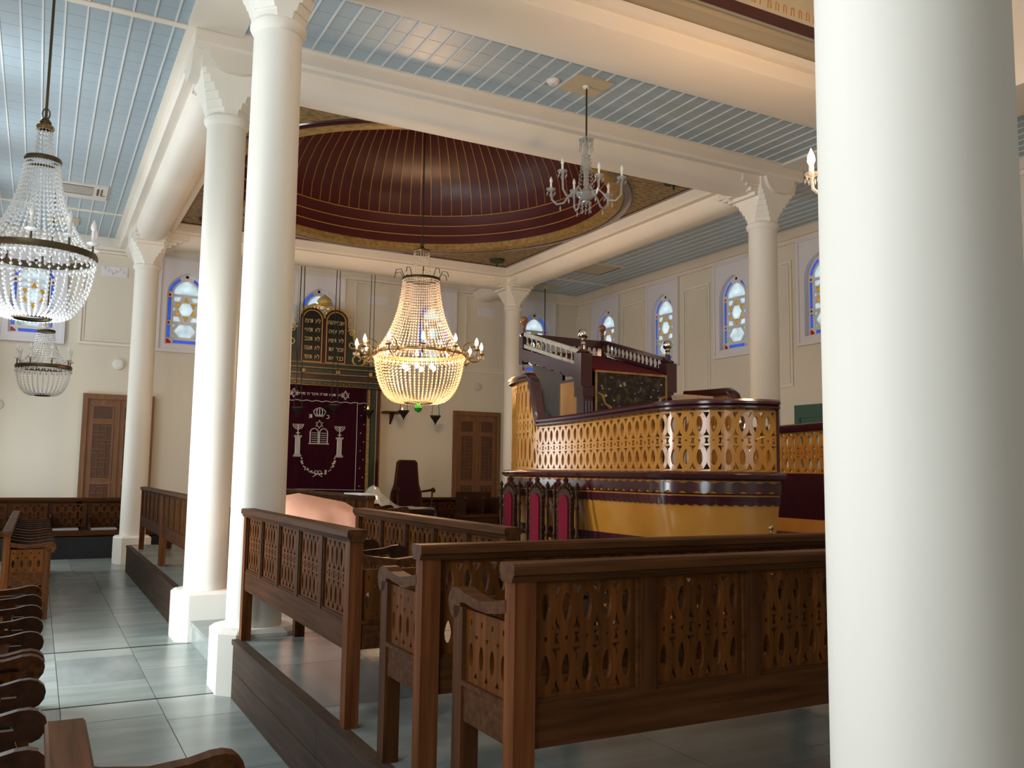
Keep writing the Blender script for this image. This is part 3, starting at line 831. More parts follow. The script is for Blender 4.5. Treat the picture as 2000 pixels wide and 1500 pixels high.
# sloping top and its side rails with scalloped lower edge
m = MB(); m.prism([(0, Z(2.74)), (DYd, Z(3.12)), (DYd, Z(3.22)), (0, Z(2.86))], .03, WX - .03, YZ); m.build('sloping_top', 'maroon', desk)
m = MB(); m.prism([(.0, Z(2.862)), (DYd - .05, Z(3.223)), (DYd - .05, Z(3.25)), (.0, Z(2.895)), (-.05, Z(2.88)), (-.055, Z(2.84)), (-.048, Z(2.84)), (-.02, Z(2.86))], .10, WX - .09, YZ); m.build('velvet_cover', 'velvet', desk)
for x in (-.05, WX + .02):
    sc_ = [(y, Z(2.76) + y / DYd * .38 - .035 * abs(math.sin(y * 16))) for y in [DYd * k / 60 for k in range(61)]]
    MB().prism(sc_ + [(DYd, Z(3.26)), (0, Z(2.90))], x, x + .03, YZ).build('scalloped_rail', 'maroon', desk)
MB().box(.05, WX - .05, .02, Y1 - Y0, 0, Z(2.78)).build('body', 'maroon', desk)
for x in (.038, WX - .05): MB().box(x, x + .012, .14, Y1 - Y0 - .06, Z(1.75), Z(2.745)).build('side_panel', 'honey', desk)
for x in (-.02, WX - .12):
    m = MB(); m.box(x, x + .14, -.045, .10, 0, Z(2.55)); m.box(x - .02, x + .16, -.06, .12, Z(2.55), Z(2.68))
    for q in range(3): m.tube([(x + .03 + q * .04, -.045, .05), (x + .03 + q * .04, -.045, Z(2.5))], .012, 6)
    m.build('pilaster', 'maroon', desk)
m = MB(); m.box(WX - .1, WX + .16, -.05, .12, Z(2.56), Z(2.62)); m.box(WX + .1, WX + .2, -.05, .12, Z(2.53), Z(2.60)); m.build('cornice_end', 'wood_dark', desk)
bpts = [(.0, Y1 - Y0 + .62, Z(2.83)), (0, Y1 - Y0 + .66, Z(2.72)), (0, Y1 - Y0 + .56, Z(2.70)), (0, Y1 - Y0 + .58, Z(2.60)), (0, Y1 - Y0 + .50, Z(2.44)), (0, Y1 - Y0 + .30, Z(2.30)), (0, Y1 - Y0 + .16, Z(2.18))]
MB().tube(bpts, .02, 6).build('scroll_bracket', 'maroon', desk, True)
MB().prism([(Y1 - Y0, Z(2.2)), (Y1 - Y0 + .42, Z(2.2)), (DYd - .05, Z(3.06)), (Y1 - Y0, Z(2.90))], .10, .14, YZ).build('back_panel', 'black', desk)  # black sheet standing in for the shade inside the overhang
MB().box(-.1, .28, Y1 - Y0 + .02, DYd - .1, Z(2.16), Z(2.24)).build('shelf', 'wood_dark', desk)
MB().box(-.35, .1, .3, 1.0, 0.35, .68).build('side_seat', 'velvet', desk)
MB().box(-.37, .12, .28, 1.02, 0.0, .35).build('seat_box', 'wood_dark', desk)
# embroidered cover hanging on the desk front
rg = thing('embroidered_cover', 'black floral embroidered cloth with gold border hanging on the reading desk', 'cloth', (X0 + .10, Y0 - .05, 2.20))
RW, RH = 1.02, .69
m = MB()
vs = []; fs = []; nx, nz = 16, 6
for j in range(nz + 1):
    for i in range(nx + 1): vs.append((RW * i / nx + .02, -.012 - .008 * math.sin(i * 1.3), RH * j / nz - .03 + .0 * i))
for j in range(nz):
    for i in range(nx): a = j * (nx + 1) + i; fs.append((a, a + 1, a + nx + 2, a + nx + 1))
k0 = len(vs); vs += [(x, y + .008, z) for x, y, z in vs]; fs += [tuple(i + k0 for i in reversed(q)) for q in fs]
m.add(vs, fs).build('cloth', 'rug', rg, True)
MB().holed(rect(.02, RW + .02, -.03, RH - .03), [rect(.045, RW - .005, -.005, RH - .055)], -.026, -.02, XZ).build('gold_border', 'goldpaint', rg)
random.seed(5); m = MB()
for k in range(46):
    u, v = random.uniform(.09, RW - .04), random.uniform(.03, RH - .09); r = random.choice((.006, .008, .012, .016))
    m.prism([(u + r * math.cos(q * PI / 3), v + r * math.sin(q * PI / 3)) for q in range(6)], -.03, -.02, XZ)
stuff(m.build('embroidered_flowers', 'pale_wood', rg))
for sx in (0, 1):
    m = MB(); cx = lambda x: x if not sx else RW + .04 - x
    m.tube([(cx(.05), -.026, .40), (cx(.12), -.026, .37), (cx(.15), -.026, .28), (cx(.22), -.026, .24), (cx(.24), -.026, .14), (cx(.33), -.026, .09), (cx(.36), -.026, .0)], [.012, .022, .016, .024, .016, .022, .01], 6)
    m.build('gold_scroll', 'goldpaint', rg, True)
# two card boxes on the platform's rail
for k, (x, lab) in enumerate(((6.52, 'left one of two tan card boxes on the platform rail'), (6.77, 'right one of two tan card boxes on the platform rail'))):
    t = thing('card_box', lab, 'box', (x, 8.0, 2.495), .08 * k, 'card boxes')
    MB().box(0, .23, 0, .18, 0, .11).build('body', 'card', t); MB().box(-.004, .234, -.004, .184, .085, .118).build('lid', 'card', t)
tb = thing('side_table', 'narrow dark stand carrying the card boxes on the carved platform', 'table', (6.42, 7.93, dz))
MB().box(0, .66, 0, .30, 1.37, 1.413).build('top', 'wood_dark', tb)
for x in (.02, .6):
    for y in (.02, .24): MB().box(x, x + .04, y, y + .04, 0, 1.37).build('leg', 'wood_dark', tb)
# ================================================================== THE ARK
AX, AY = 5.22, 18.35          # centre, front plane
ark = thing('torah_ark', 'tall dark green and maroon ark with velvet curtain, gilded tablets and scrolls', 'ark', (AX, AY, 0))
MB().box(-1.34, 1.34, 0, .38, 0, 1.22).box(-1.42, 1.42, -.10, .38, 0, .25).build('base', 'wood_dark', ark)
MB().box(-1.34, 1.34, .12, .38, 1.2, 3.5).build('back_panel', 'maroon', ark)
for sg in (1, -1):
    B = lambda a, b, y0, y1, z0, z1: MB().box(*sorted((a * sg, b * sg)), y0, y1, z0, z1)
    B(1.04, 1.11, .0, .12, 1.22, 3.46).build('gilt_strip', 'goldpaint', ark)
    B(1.12, 1.23, -.04, .12, 1.22, 3.46).build('pilaster', 'darkgreen', ark)
    B(1.235, 1.245, -.045, .12, 1.22, 3.46).build('gold_line', 'gold', ark)
    B(1.25, 1.33, -.02, .38, 1.22, 3.46).build('side_stile', 'maroon', ark)
    B(1.335, 1.355, -.02, .38, 0.3, 3.46).build('gold_edge', 'goldpaint', ark)
    m = MB()
    for k in range(26): m.ball((sg * 1.075, -.004, 1.28 + k * .083), .012, 8)
    m.build('gilt_studs', 'gold', ark)
m = MB()
for y, z0, z1 in ((-.02, 3.44, 3.56), (-.06, 3.56, 3.60), (-.04, 3.60, 3.70), (-.09, 3.70, 3.74), (-.07, 3.74, 3.82), (-.14, 3.82, 3.86), (-.12, 3.86, 3.90), (-.17, 3.90, 3.945)):
    m.box(-1.36 + y * .6, 1.36 - y * .6, y, .38, z0, z1)
en = m.build('entablature', 'darkgreen', ark)
for y, z in ((-.064, 3.58), (-.094, 3.72), (-.144, 3.84), (-.174, 3.935)):
    MB().box(-1.36 + y * .6, 1.36 - y * .6, y, y + .01, z - .006, z + .006).build('gold_line', 'goldline', en)
MB().box(-1.33, 1.33, -.045, -.03, 3.61, 3.69).build('frieze_band', 'maroon', en)
m = MB()
for k in range(40): m.ball((-1.28 + k * .0656, -.022, 3.50 + .02 * (k % 2)), .010, 6)
m.build('gilt_studs', 'gold', en)
for x in (-.98, -.42, .325, 1.06):
    m = MB(); m.lathe([(.03, -.045), (.05, -.03), (.042, -.01), (.055, .0), (.042, .01), (.05, .03), (.03, .045)], 14, (x, -.135, 3.76))
    m.build('brass_knob', 'gold', en, True)
MB().tube([(-1.36, -.10, 3.47), (1.33, -.10, 3.47)], .022, 12).ball((1.35, -.10, 3.47), .03).ball((-1.38, -.10, 3.47), .03).build('curtain_rod', 'brass', ark, True)
# curtain with soft folds
def curt(x0, x1, z0, z1, y, nx, amp, wav=None):
    vs = []; fs = []; nz = 8
    for j in range(nz + 1):
        for i in range(nx + 1):
            x = x0 + (x1 - x0) * i / nx; z = z1 + ((z0 if not wav else wav(x)) - z1) * j / nz
            vs.append((x, y + amp * math.sin(x * 17) * (.3 + .7 * j / nz), z))
    for j in range(nz):
        for i in range(nx): a = j * (nx + 1) + i; fs.append((a, a + 1, a + nx + 2, a + nx + 1))
    k0 = len(vs); vs += [(x, yy + .006, z) for x, yy, z in vs]; fs += [tuple(i + k0 for i in reversed(q)) for q in fs]
    return MB().add(vs, fs)
cu = curt(-1.02, 1.02, 1.24, 3.47, -.02, 60, .006).build('curtain', 'curtain', ark, True)
wv = lambda x: 3.12 + .022 * abs(math.sin((x + .2) * PI / .21))
va = curt(-1.02, 1.02, 3.12, 3.46, -.055, 80, .003, wv).build('valance', 'curtain', ark, True)
MB().tube([(x, -.064, wv(x)) for x in [-1.02 + 2.04 * k / 120 for k in range(121)]], .010, 5).build('silver_braid', 'silver', va)
YE = -.036
def ln(m, pts, r=.008): m.tube([(x, YE, z) for x, z in pts], r, 5)
m = MB(); ln(m, [(.81, 1.25), (.81, 3.12)], .006); ln(m, [(-1.0, 1.29), (.3, 1.275), (1.0, 1.26)], .007); m.build('silver_braid', 'silver', cu)
def star(m, x, z, r, t=.007, y=YE):
    for s_ in (1, -1):
        p = [(x + r * math.sin(2 * PI * k / 3), y, z + s_ * r * math.cos(2 * PI * k / 3)) for k in range(3)]
        m.tube(p + [p[0]], t, 5)
for x in (-.585, .525):
    m = MB(); star(m, x, 3.285, .095, .009, -.066); m.build('embroidered_star', 'silver', va)
m = MB(); star(m, -.015, 2.645, .09); m.build('embroidered_star', 'silver', cu)
# crown
m = MB()
for k in range(5):
    a = -1 + k * .5
    ln(m, [(-.015 + a * .08, 2.82), (-.015 + a * .13, 2.90), (-.015 + a * .10, 2.985 - abs(a) * .03)], .011)
ln(m, [(-.10, 2.82), (.07, 2.82)], .014); ln(m, [(-.09, 2.845), (.06, 2.845)], .008); ln(m, [(-.15, 2.92), (-.09, 2.97), (-.015, 3.0), (.06, 2.97), (.12, 2.92)], .011)
m.build('embroidered_crown', 'silver', cu)
# tablets of the curtain
m = MB()
for c in (-.115, .085):
    ln(m, [(c - .085, 2.25), (c - .085, 2.47)] + arc(c, 2.47, .085, PI, 0, 8) + [(c + .085, 2.25)], .011)
    for k in range(5): ln(m, [(c - .06, 2.28 + k * .045), (c + .06, 2.28 + k * .045)], .008)
ln(m, [(-.235, 2.235), (.205, 2.235)], .014)
m.build('embroidered_tablets', 'silver', cu)
for c, z0, z1 in ((-.46, 1.97, 2.40), (.435, 1.97, 2.38)):
    m = MB()
    for k in range(4): ln(m, [(c - .042 + k * .028, z0 + .03), (c - .042 + k * .028, z1 - .03)], .012)
    ln(m, [(c - .085, z0), (c + .085, z0)], .018); ln(m, [(c - .07, z0 + .03), (c + .07, z0 + .03)], .012); ln(m, [(c - .08, z1 - .02), (c + .08, z1 - .02)], .022)
    for r in (.04, .075, .11): ln(m, arc(c, z1 + .24, r, PI, 2 * PI, 10), .009)
    ln(m, [(c, z1), (c, z1 + .24)], .010); ln(m, [(c - .04, z1 + .05), (c + .04, z1 + .05)], .012)
    m.build('embroidered_menorah', 'silver', cu)
m = MB(); random.seed(9)
for k in range(26):
    a = PI + PI * k / 25
    x, z = -.015 + .355 * math.cos(a), 1.93 + .33 * math.sin(a)
    r = random.choice((.018, .024, .034)); x += random.uniform(-.02, .02); z += random.uniform(-.02, .02)
    m.prism([(x + r * (1 if q % 2 else .5) * math.cos(q * PI / 5), z + r * (1 if q % 2 else .5) * math.sin(q * PI / 5)) for q in range(10)], YE - .006, YE + .008, XZ)
ln(m, [(-.12, 1.54), (-.015, 1.60), (.09, 1.54)], .009); ln(m, arc(-.05, 1.63, .04, 0, 2 * PI, 10), .008); ln(m, arc(.03, 1.63, .04, 0, 2 * PI, 10), .008)
m.build('embroidered_wreath', 'silver', cu)
m = MB()
for k in range(10):
    x, z = .90 + .07 * (k % 2), 1.35 + k * .19
    m.prism([(x + .016 * (1 if q % 2 else .45) * math.cos(q * PI / 4), z + .016 * (1 if q % 2 else .45) * math.sin(q * PI / 4)) for q in range(8)], YE - .006, YE + .01, XZ)
m.build('embroidered_dots', 'silver', cu)
def text(body, size, x, y, z, material, name, par, ext=.003):
    c = bpy.data.curves.new('t', 'FONT'); c.body = body[::-1]; c.size = size; c.align_x = 'CENTER'; c.extrude = ext; c.resolution_u = 2
    o = bpy.data.objects.new('t', c); C.objects.link(o)
    dg = bpy.context.evaluated_depsgraph_get(); dg.update()
    me = bpy.data.meshes.new_from_object(o.evaluated_get(dg)); bpy.data.objects.remove(o)
    me.materials.clear(); me.materials.append(MATS[material])
    q = put(name, me, par, (x, y, z)); q.rotation_euler = (PI / 2, 0, 0)
    xs = [v.co.x for v in me.vertices]; q['w'] = max(xs) - min(xs)
    return q
text('כי מציון תצא תורה ודבר ה׳ מירושלים', .085, -.03, -.066, 3.255, 'silver', 'lettering', va)
text('כ', .14, .165, YE, 2.77, 'silver', 'lettering', cu); text('ת', .14, -.20, YE, 2.77, 'silver', 'lettering', cu)
# tablets above
for c, lines in ((-.235, ('לא תרצח', 'לא תנאף', 'לא תגנב', 'לא תענה', 'לא תחמד')), (.285, ('אנכי יהוה', 'לא יהיה', 'לא תשא', 'זכור את', 'כבד את'))):
    hw = .232
    shp = lambda w, z0, zt_: [(c - w, z0), (c + w, z0)] + arc(c, zt_ - w, w, 0, PI, 14)
    tb_ = MB().prism(shp(hw + .03, 3.945, 5.13), -.02, .06, XZ).build('tablet', 'maroon', ark)
    MB().holed(shp(hw - .01, 3.96, 5.09), [shp(hw - .035, 3.985, 5.065)], -.035, -.018, XZ).build('gilt_rim', 'goldline', tb_)
    MB().prism(shp(hw - .036, 3.986, 5.064), -.026, -.018, XZ).build('black_face', 'black', tb_)
    for k, s_ in enumerate(lines):
        for q, wd in enumerate(s_.split()):
            lw = .115 if len(wd) == 2 else .235
            o_ = (.115, -.075) if len(s_.split()[0]) == 2 else (.09, -.10)
            tx = text(wd, .135, c + o_[q], -.028, 4.80 - k * .192, 'letter_gold', 'lettering', tb_)
            tx.scale = (.17 / max(.01, tx['w']) if len(wd) > 2 else .105 / max(.01, tx['w']), 1, 1)
# gilded crest, crown and side scrolls
m = MB()
for c in (-.235, .285):
    for k in range(11):
        a = PI * (.08 + .84 * k / 10)
        m.lathe([(.001, 0), (.028, .03), (.02, .07), (.001, .10)], 6, (c + .275 * math.cos(a), .0, 4.865 + .275 * math.sin(a) - .03))
m.tube([(-.56, 0, 4.98), (-.50, 0, 5.02), (-.44, 0, 5.10), (-.2, 0, 5.20), (0, 0, 5.17), (.025, 0, 5.05), (.05, 0, 5.17), (.25, 0, 5.20), (.48, 0, 5.10), (.55, 0, 5.02), (.62, 0, 4.99)], [.012, .03, .02, .035, .03, .025, .03, .035, .02, .03, .012], 8)
m.build('gilded_crest', 'gold', ark, True)
m = MB()
m.lathe([(.13, 0), (.15, .02), (.13, .04), (.14, .06), (.16, .10), (.15, .13), (.09, .19), (.03, .22), (.02, .25), (.001, .27)], 18, (.025, .02, 5.20))
for k in range(8): m.ball((.025 + .15 * math.cos(k * PI / 4), .02 + .15 * math.sin(k * PI / 4), 5.29), .022, 8)
m.build('gilded_crown', 'gold', ark, True)
def spiral(cx, cz, r0, r1, a0, turns, sg, n=26):
    return [(sg * (cx + (r0 + (r1 - r0) * k / n) * math.cos(a0 + turns * 2 * PI * k / n)), 0, cz + (r0 + (r1 - r0) * k / n) * math.sin(a0 + turns * 2 * PI * k / n)) for k in range(n + 1)]
for sg in (1, -1):
    ox = .03
    m = MB()
    m.prism([(sg * (x), z) for x, z in ((.545, 3.945), (1.10, 3.945), (1.02, 4.10), (.86, 4.26), (.74, 4.34), (.70, 4.48), (.66, 4.62), (.545, 4.80))], .02, .05, XZ)
    bk = m.build('scroll_backing', 'darkgreen', ark)
    m = MB()
    for cx, cz, r0, r1, a0, tn, w in ((.80, 4.09, .19, .03, PI * .25, -1.35, .024), (.66, 4.40, .10, .02, PI * .2, -1.2, .018), (.64, 4.66, .085, .02, PI * .9, -1.3, .018), (.98, 4.07, .10, .02, PI * .6, -1.2, .018)):
        pts = spiral(cx, cz, r0, r1, a0, tn, sg); m.tube(pts, [w * (1.15 - .6 * i / len(pts)) for i in range(len(pts))], 7)
    for x, z in ((.60, 4.82), (.70, 4.55), (.78, 4.34), (.93, 4.26), (1.05, 4.13)):
        m.lathe([(.001, -.03), (.03, 0), (.02, .04), (.001, .09)], 6, (sg * x, 0, z))
    m.build('gilded_scrolls', 'gold', ark, True)

# ---- oil lamps hung in front of the ark
def oil_lamp(label, x, z, lit):
    t = thing('hanging_oil_lamp', label, 'lamp', (x, 17.7, z), 0, 'oil lamps before the ark')
    MB().lathe([(.001, -.14), (.018, -.13), (.010, -.11), (.03, -.09), (.05, -.05), (.09, .0), (.115, .04), (.12, .06), (.10, .06), (.06, .02), (.001, .0)], 18).build('bowl', 'iron', t, True)
    MB().lathe([(.118, .045), (.126, .05), (.126, .06), (.118, .065)], 18).build('rim', 'bronze', t, True)
    for k in range(4):
        a = k * PI / 2 + .4
        MB().tube([(.115 * math.cos(a), .115 * math.sin(a), .05), (.07 * math.cos(a), .07 * math.sin(a), .5), (.045 * math.cos(a), .045 * math.sin(a), ZC - z)], .005, 5).build('wire', 'iron', t)
    if lit:
        MB().lathe([(.001, .0), (.016, .02), (.012, .05), (.001, .08)], 8, (-.04, -.02, .05)).build('flame', 'flame', t, True)
oil_lamp('dark hanging oil lamp before the curtain, furthest left', 4.58, 2.88, False)
oil_lamp('dark hanging oil lamp before the curtain, second from left', 5.33, 2.97, False)
oil_lamp('dark hanging oil lamp with a small flame before the right pilaster of the ark', 6.09, 2.90, True)
oil_lamp('dark hanging oil lamp with a glimmer just right of the ark, below the chandelier', 6.86, 2.92, True)
oil_lamp('dark hanging oil lamp on chains between the ark and the right door', 7.60, 2.84, False)
br = thing('wall_bracket', 'small dark wall bracket shelf right of the ark', 'shelf', (6.95, YW1, 2.98))
MB().box(-.22, .22, -.28, 0, 0, .03).build('shelf', 'wood_dark', br); MB().prism([(-.24, 0), (0, 0), (0, -.25)], -.02, .02, YZ).build('support', 'wood_dark', br)

# ================================================================== DOORS
def carved_door(name, x0, x1, z1):
    r = bpy.data.objects.new(name, None); C.objects.link(r); r.location = (x0, YW1, 0); struct(r)
    W_ = x1 - x0
    m = MB(); m.box(0, .09, -.07, 0, 0, z1 - .10); m.box(W_ - .09, W_, -.07, 0, 0, z1 - .10); m.box(0, W_, -.07, 0, z1 - .10, z1); m.build('door_frame', 'door_wood', r)
    lw = (W_ - .18) / 2
    for k in range(2):
        lf = MB().box(.09 + k * lw + .004, .09 + (k + 1) * lw - .004, -.035, 0, 0, z1 - .10).build('door_leaf', 'door_wood', r)
        a, b = .09 + k * lw + .11, .09 + (k + 1) * lw - .11
        for z0, zz, fr in ((z1 - .48, z1 - .24, 0), (z1 - 1.62, z1 - .58, 1), (z1 - 2.15, z1 - 1.74, 1), (.15, .85, 0)):
            MB().holed(rect(a - .03, b + .03, z0 - .03, zz + .03), [rect(a, b, z0, zz)], -.05, -.035, XZ).build('panel_moulding', 'door_wood', lf)
            MB().box(a, b, -.04, -.035, z0, zz).build('panel', 'door_dark', lf)
            if fr:
                m = MB(); w = b - a; nz = max(2, round((zz - z0) / .17)); dz_ = (zz - z0) / nz
                for i in range(nz):
                    zc = z0 + (i + .5) * dz_
                    for q in (-1, 1):
                        m.box(a, b - w * .35, -.052, -.039, zc + q * dz_ * .3 - .006, zc + q * dz_ * .3 + .006) if (i + (q > 0)) % 2 else m.box(a + w * .35, b, -.052, -.039, zc + q * dz_ * .3 - .006, zc + q * dz_ * .3 + .006)
                        m.box((a + b) / 2 + q * w * .2 - .006, (a + b) / 2 + q * w * .2 + .006, -.052, -.039, zc - dz_ * .5, zc + dz_ * .35)
                m.build('fretwork', 'door_wood', lf)
    MB().box(W_ / 2 - .02, W_ / 2 + .02, -.055, 0, 0, z1 - .1).build('astragal', 'door_wood', r)
carved_door('door_1', .70, 1.98, 3.09); carved_door('door_2', 8.50, 9.72, 3.11)
r = bpy.data.objects.new('door_3', None); C.objects.link(r); r.location = (XW1, 10.2, 0); struct(r)
m = MB(); m.box(-.06, 0, 0, .12, 0, 2.72); m.box(-.06, 0, 1.13, 1.25, 0, 2.72); m.box(-.06, 0, 0, 1.25, 2.72, 2.95); m.build('door_frame', 'green_paint', r)
MB().holed(rect(.12, 1.13, 0, 2.72), [rect(.20, .60, 1.4, 2.62), rect(.66, 1.05, 1.4, 2.62)], -.04, 0, YZ).build('door_leaf', 'green_paint', r)
for a, b in ((.2, .6), (.66, 1.05)): MB().box(-.025, -.015, a, b, 1.4, 2.62).build('pane', 'mint', r)

# ================================================================== CHAIRS
def carved_chair(label, x, y, rz):
    t = thing('carved_chair', label, 'chair', (x, y, PZ), rz, 'carved high-back chairs')
    prof = [(.020, 0), (.028, .03), (.018, .06), (.024, .30), (.016, .34), (.028, .38), (.018, .42), (.021, .48)]
    up = [(.021, .48), (.028, .50), (.015, .53), (.019, .62), (.014, .65), (.026, .68), (.014, .71), (.021, .86), (.014, .92), (.026, .95), (.014, .98), (.018, 1.06), (.026, 1.08), (.012, 1.11), (.022, 1.14), (.001, 1.18)]
    for sx in (-1, 1):
        MB().lathe(prof + up[1:], 10, (sx * .20, 0, 0)).build('leg', 'wood_dark', t, True)
        MB().lathe(prof[:-1] + [(.022, .45)], 10, (sx * .20, -.40, 0)).build('leg', 'wood_dark', t, True)
    m = MB(); sh = [(-.125, .50), (.125, .50), (.125, 1.0)] + arc(0, 1.0, .125, 0, PI, 8)[1:-1] + [(-.125, 1.0)]
    hol = [(-.082, .56), (.082, .56), (.082, .98)] + arc(0, .98, .082, 0, PI, 8)[1:-1] + [(-.082, .98)]
    m.holed(sh, [hol], -.018, .018, XZ)
    fr = m.build('back_frame', 'wood_dark', t)
    m = MB()
    for k in range(9):
        a = PI * k / 8
        m.ball((.13 * math.cos(a), 0, 1.05 + .10 * math.sin(a)), .026, 8)
    for k in range(6):
        for sx in (-1, 1): m.ball((sx * .115, -.01, .56 + k * .085), .018, 8)
    m.lathe([(.03, 0), (.045, .03), (.02, .06), (.03, .08), (.001, .12)], 8, (0, 0, 1.12))
    stuff(m.build('carved_crest', 'wood_dark', fr, True))
    MB().prism(hol, -.03, .03, XZ).build('back_cushion', 'velvet_red', t)
    MB().box(-.21, .21, -.43, .02, .42, .46).build('seat_frame', 'wood_dark', t)
    MB().prism([(-.40, .46), (0, .46), (-.01, .50), (-.06, .52), (-.34, .52), (-.39, .50)], -.19, .19, YZ).build('seat', 'velvet_red', t)
    MB().tube([(-.2, 0, .16), (.2, 0, .16)], .014, 8).tube([(-.2, -.4, .16), (.2, -.4, .16)], .014, 8).build('stretcher', 'wood_dark', t, True)
    return t
for y, lab in ((7.14, 'carved dark chair with red velvet back, nearest of the three by the platform hull'), (7.68, 'carved dark chair with red velvet back, middle of the three by the platform hull'), (8.25, 'carved dark chair with red velvet back, furthest left of the three by the hull')):
    carved_chair(lab, 4.42, y, -PI / 2)
# high-back armchair beside the ark
t = thing('high_back_armchair', 'tall dark velvet armchair with tapering back beside the ark', 'armchair', (6.83, 17.35, 0))
zq = .40
bk = [(-.32, .55), (.32, .55), (.30, .80), (.24, 1.0), (.20, 1.45), (.15, 1.50), (-.15, 1.50), (-.20, 1.45), (-.24, 1.0), (-.30, .80)]
MB().holed([(x * 1.12, zq + z + (.02 if z > .6 else -.02)) for x, z in bk], [[(x * .92, zq + z) for x, z in bk[:2]] + [(x * .92, zq + z - .01) for x, z in bk[2:]]], -.03, .04, XZ).build('back_frame', 'wood_z', t)
MB().prism([(x * .95, zq + z) for x, z in bk], -.05, .03, XZ).build('back_cushion', 'velvet_dark', t)
MB().prism([(-.55, zq + .42), (0, zq + .42), (0, zq + .52), (-.1, zq + .56), (-.45, zq + .56), (-.55, zq + .50)], -.34, .34, YZ).build('seat', 'velvet_dark', t)
MB().box(-.35, .35, -.55, .02, zq + .34, zq + .42).build('seat_frame', 'wood', t)
MB().box(-.32, .32, -.53, 0, .02, zq + .34).build('skirt', 'velvet_dark', t)
for sx in (-1, 1):
    MB().tube([(sx * .32, .0, zq + .86), (sx * .36, -.2, zq + .88), (sx * .38, -.42, zq + .90), (sx * .385, -.52, zq + .93), (sx * .385, -.58, zq + .90), (sx * .385, -.56, zq + .86)], [.02, .026, .028, .03, .03, .02], 8).build('arm_rest', 'wood_dark', t, True)
    MB().tube([(sx * .36, -.50, zq + .42), (sx * .37, -.49, zq + .65), (sx * .38, -.48, zq + .89)], .02, 8).build('arm_post', 'wood_dark', t, True)
    for y in (-.52, -.02): MB().box(sx * .33 - .03, sx * .33 + .03, y - .03, y + .03, 0, zq + .36).build('leg', 'wood', t)
# dark stall seat by the right door
t = thing('stall_seat', 'dark wooden stall seat with rounded arm knobs beneath the right door', 'seat', (8.52, 17.6, 0))
MB().box(-.42, .42, .0, .05, 0, 1.25).build('back', 'wood_dark', t); MB().box(-.42, .42, -.45, 0, .72, .78).build('seat', 'wood', t); MB().box(-.40, .40, -.42, 0, 0, .72).build('base', 'wood_dark', t)
for sx in (-.42, 0, .38):
    m = MB(); m.box(sx, sx + .04, -.42, 0, .78, 1.10); m.ball((sx + .02, -.42, 1.12), .05, 12); m.build('arm', 'wood_dark', t)

# ================================================================== COVERED THINGS
def drape(name, label, cat, loc, base, mat_, par_mat, rz=0):
    """cloth over a hidden stand: base = list of (z, half-width, half-depth, wobble)"""
    t = thing(name, label, cat, loc, rz)
    n = 40; vs = []; fs = []
    for j, (z, a, b, wb) in enumerate(base):
        for k in range(n):
            an = 2 * PI * k / n; c, s_ = math.cos(an), math.sin(an)
            p = 4.0
            rr = 1 / ((abs(c) ** p + abs(s_) ** p) ** (1 / p))
            w = 1 + wb * math.sin(7 * an + .7) + wb * .6 * math.sin(11 * an)
            vs.append((a * rr * c * w - (.10 if j > len(base) - 4 else 0), b * rr * s_ * w, z + (-.035 * c if j > len(base) - 4 else 0)))
    for j in range(len(base) - 1):
        for k in range(n): fs.append((j * n + k, j * n + (k + 1) % n, (j + 1) * n + (k + 1) % n, (j + 1) * n + k))
    fs.append(tuple((len(base) - 1) * n + k for k in range(n)))
    MB().add(vs, fs).build('cloth', mat_, t, True)
    return t
t = drape('cloth_covered_lectern', 'lumpy stand draped in salmon pink cloth behind the pews', 'covered furniture', (2.52, 8.55, PZ),
      [(.10, .52, .42, .05), (.45, .50, .40, .04), (.78, .47, .37, .03), (.86, .44, .34, .025), (.92, .38, .28, .0), (.975, .29, .19, 0), (1.0, .16, .09, 0)], 'salmon', None, -.35)
MB().box(-.30, .30, -.2, .2, 0, .84).build('hidden_stand', 'wood_dark', t)
t = thing('plastic_covered_table', 'low dark table under a draped clear plastic sheet left of the armchair', 'table', (5.0, 13.1, PZ))
MB().box(-.5, .5, -.45, .45, .62, .68).build('top', 'wood_dark', t)
for sx in (-.45, .39):
    for sy in (-.4, .34): MB().box(sx, sx + .06, sy, sy + .06, 0, .62).build('leg', 'wood_dark', t)
MB().box(-.46, .46, -.41, .41, .48, .62).build('apron', 'wood_dark', t)
MB().lathe([(.13, .68), (.15, .74), (.11, .80), (.13, .92), (.08, 1.0), (.001, 1.04)], 14, (-.32, .2, 0)).build('wrapped_ornament', 'plastic', t, True)
vs = []; fs = []
for j in range(9):
    for i in range(13):
        x = -.52 + 1.04 * i / 12; y = -.47 + .94 * j / 8
        d = math.hypot(x + .32, y - .2); z = .70 + max(0, .36 - d * .95) + .012 * math.sin(9 * x + 5 * y)
        if i == 12: z -= .2
        vs.append((x, y, z))
for j in range(8):
    for i in range(12): a = j * 13 + i; fs.append((a, a + 1, a + 14, a + 13))
MB().add(vs, fs).build('plastic_sheet', 'plastic', t, True)
tag(MB().box(3.40, 3.60, 10.1, 10.75, PZ + .968, PZ + .985).build('paper_folder', 'white'), 'pale paper folder lying on the bench rail below the curtain', 'paper')
t = thing('brass_knob', 'small brass knob standing on the second bench rail', 'knob', (3.32, 3.37, PZ + .964))
MB().lathe([(.012, 0), (.014, .006), (.006, .012), (.006, .022), (.015, .032), (.012, .042), (.001, .046)], 12).build('knob', 'brass', t, True)

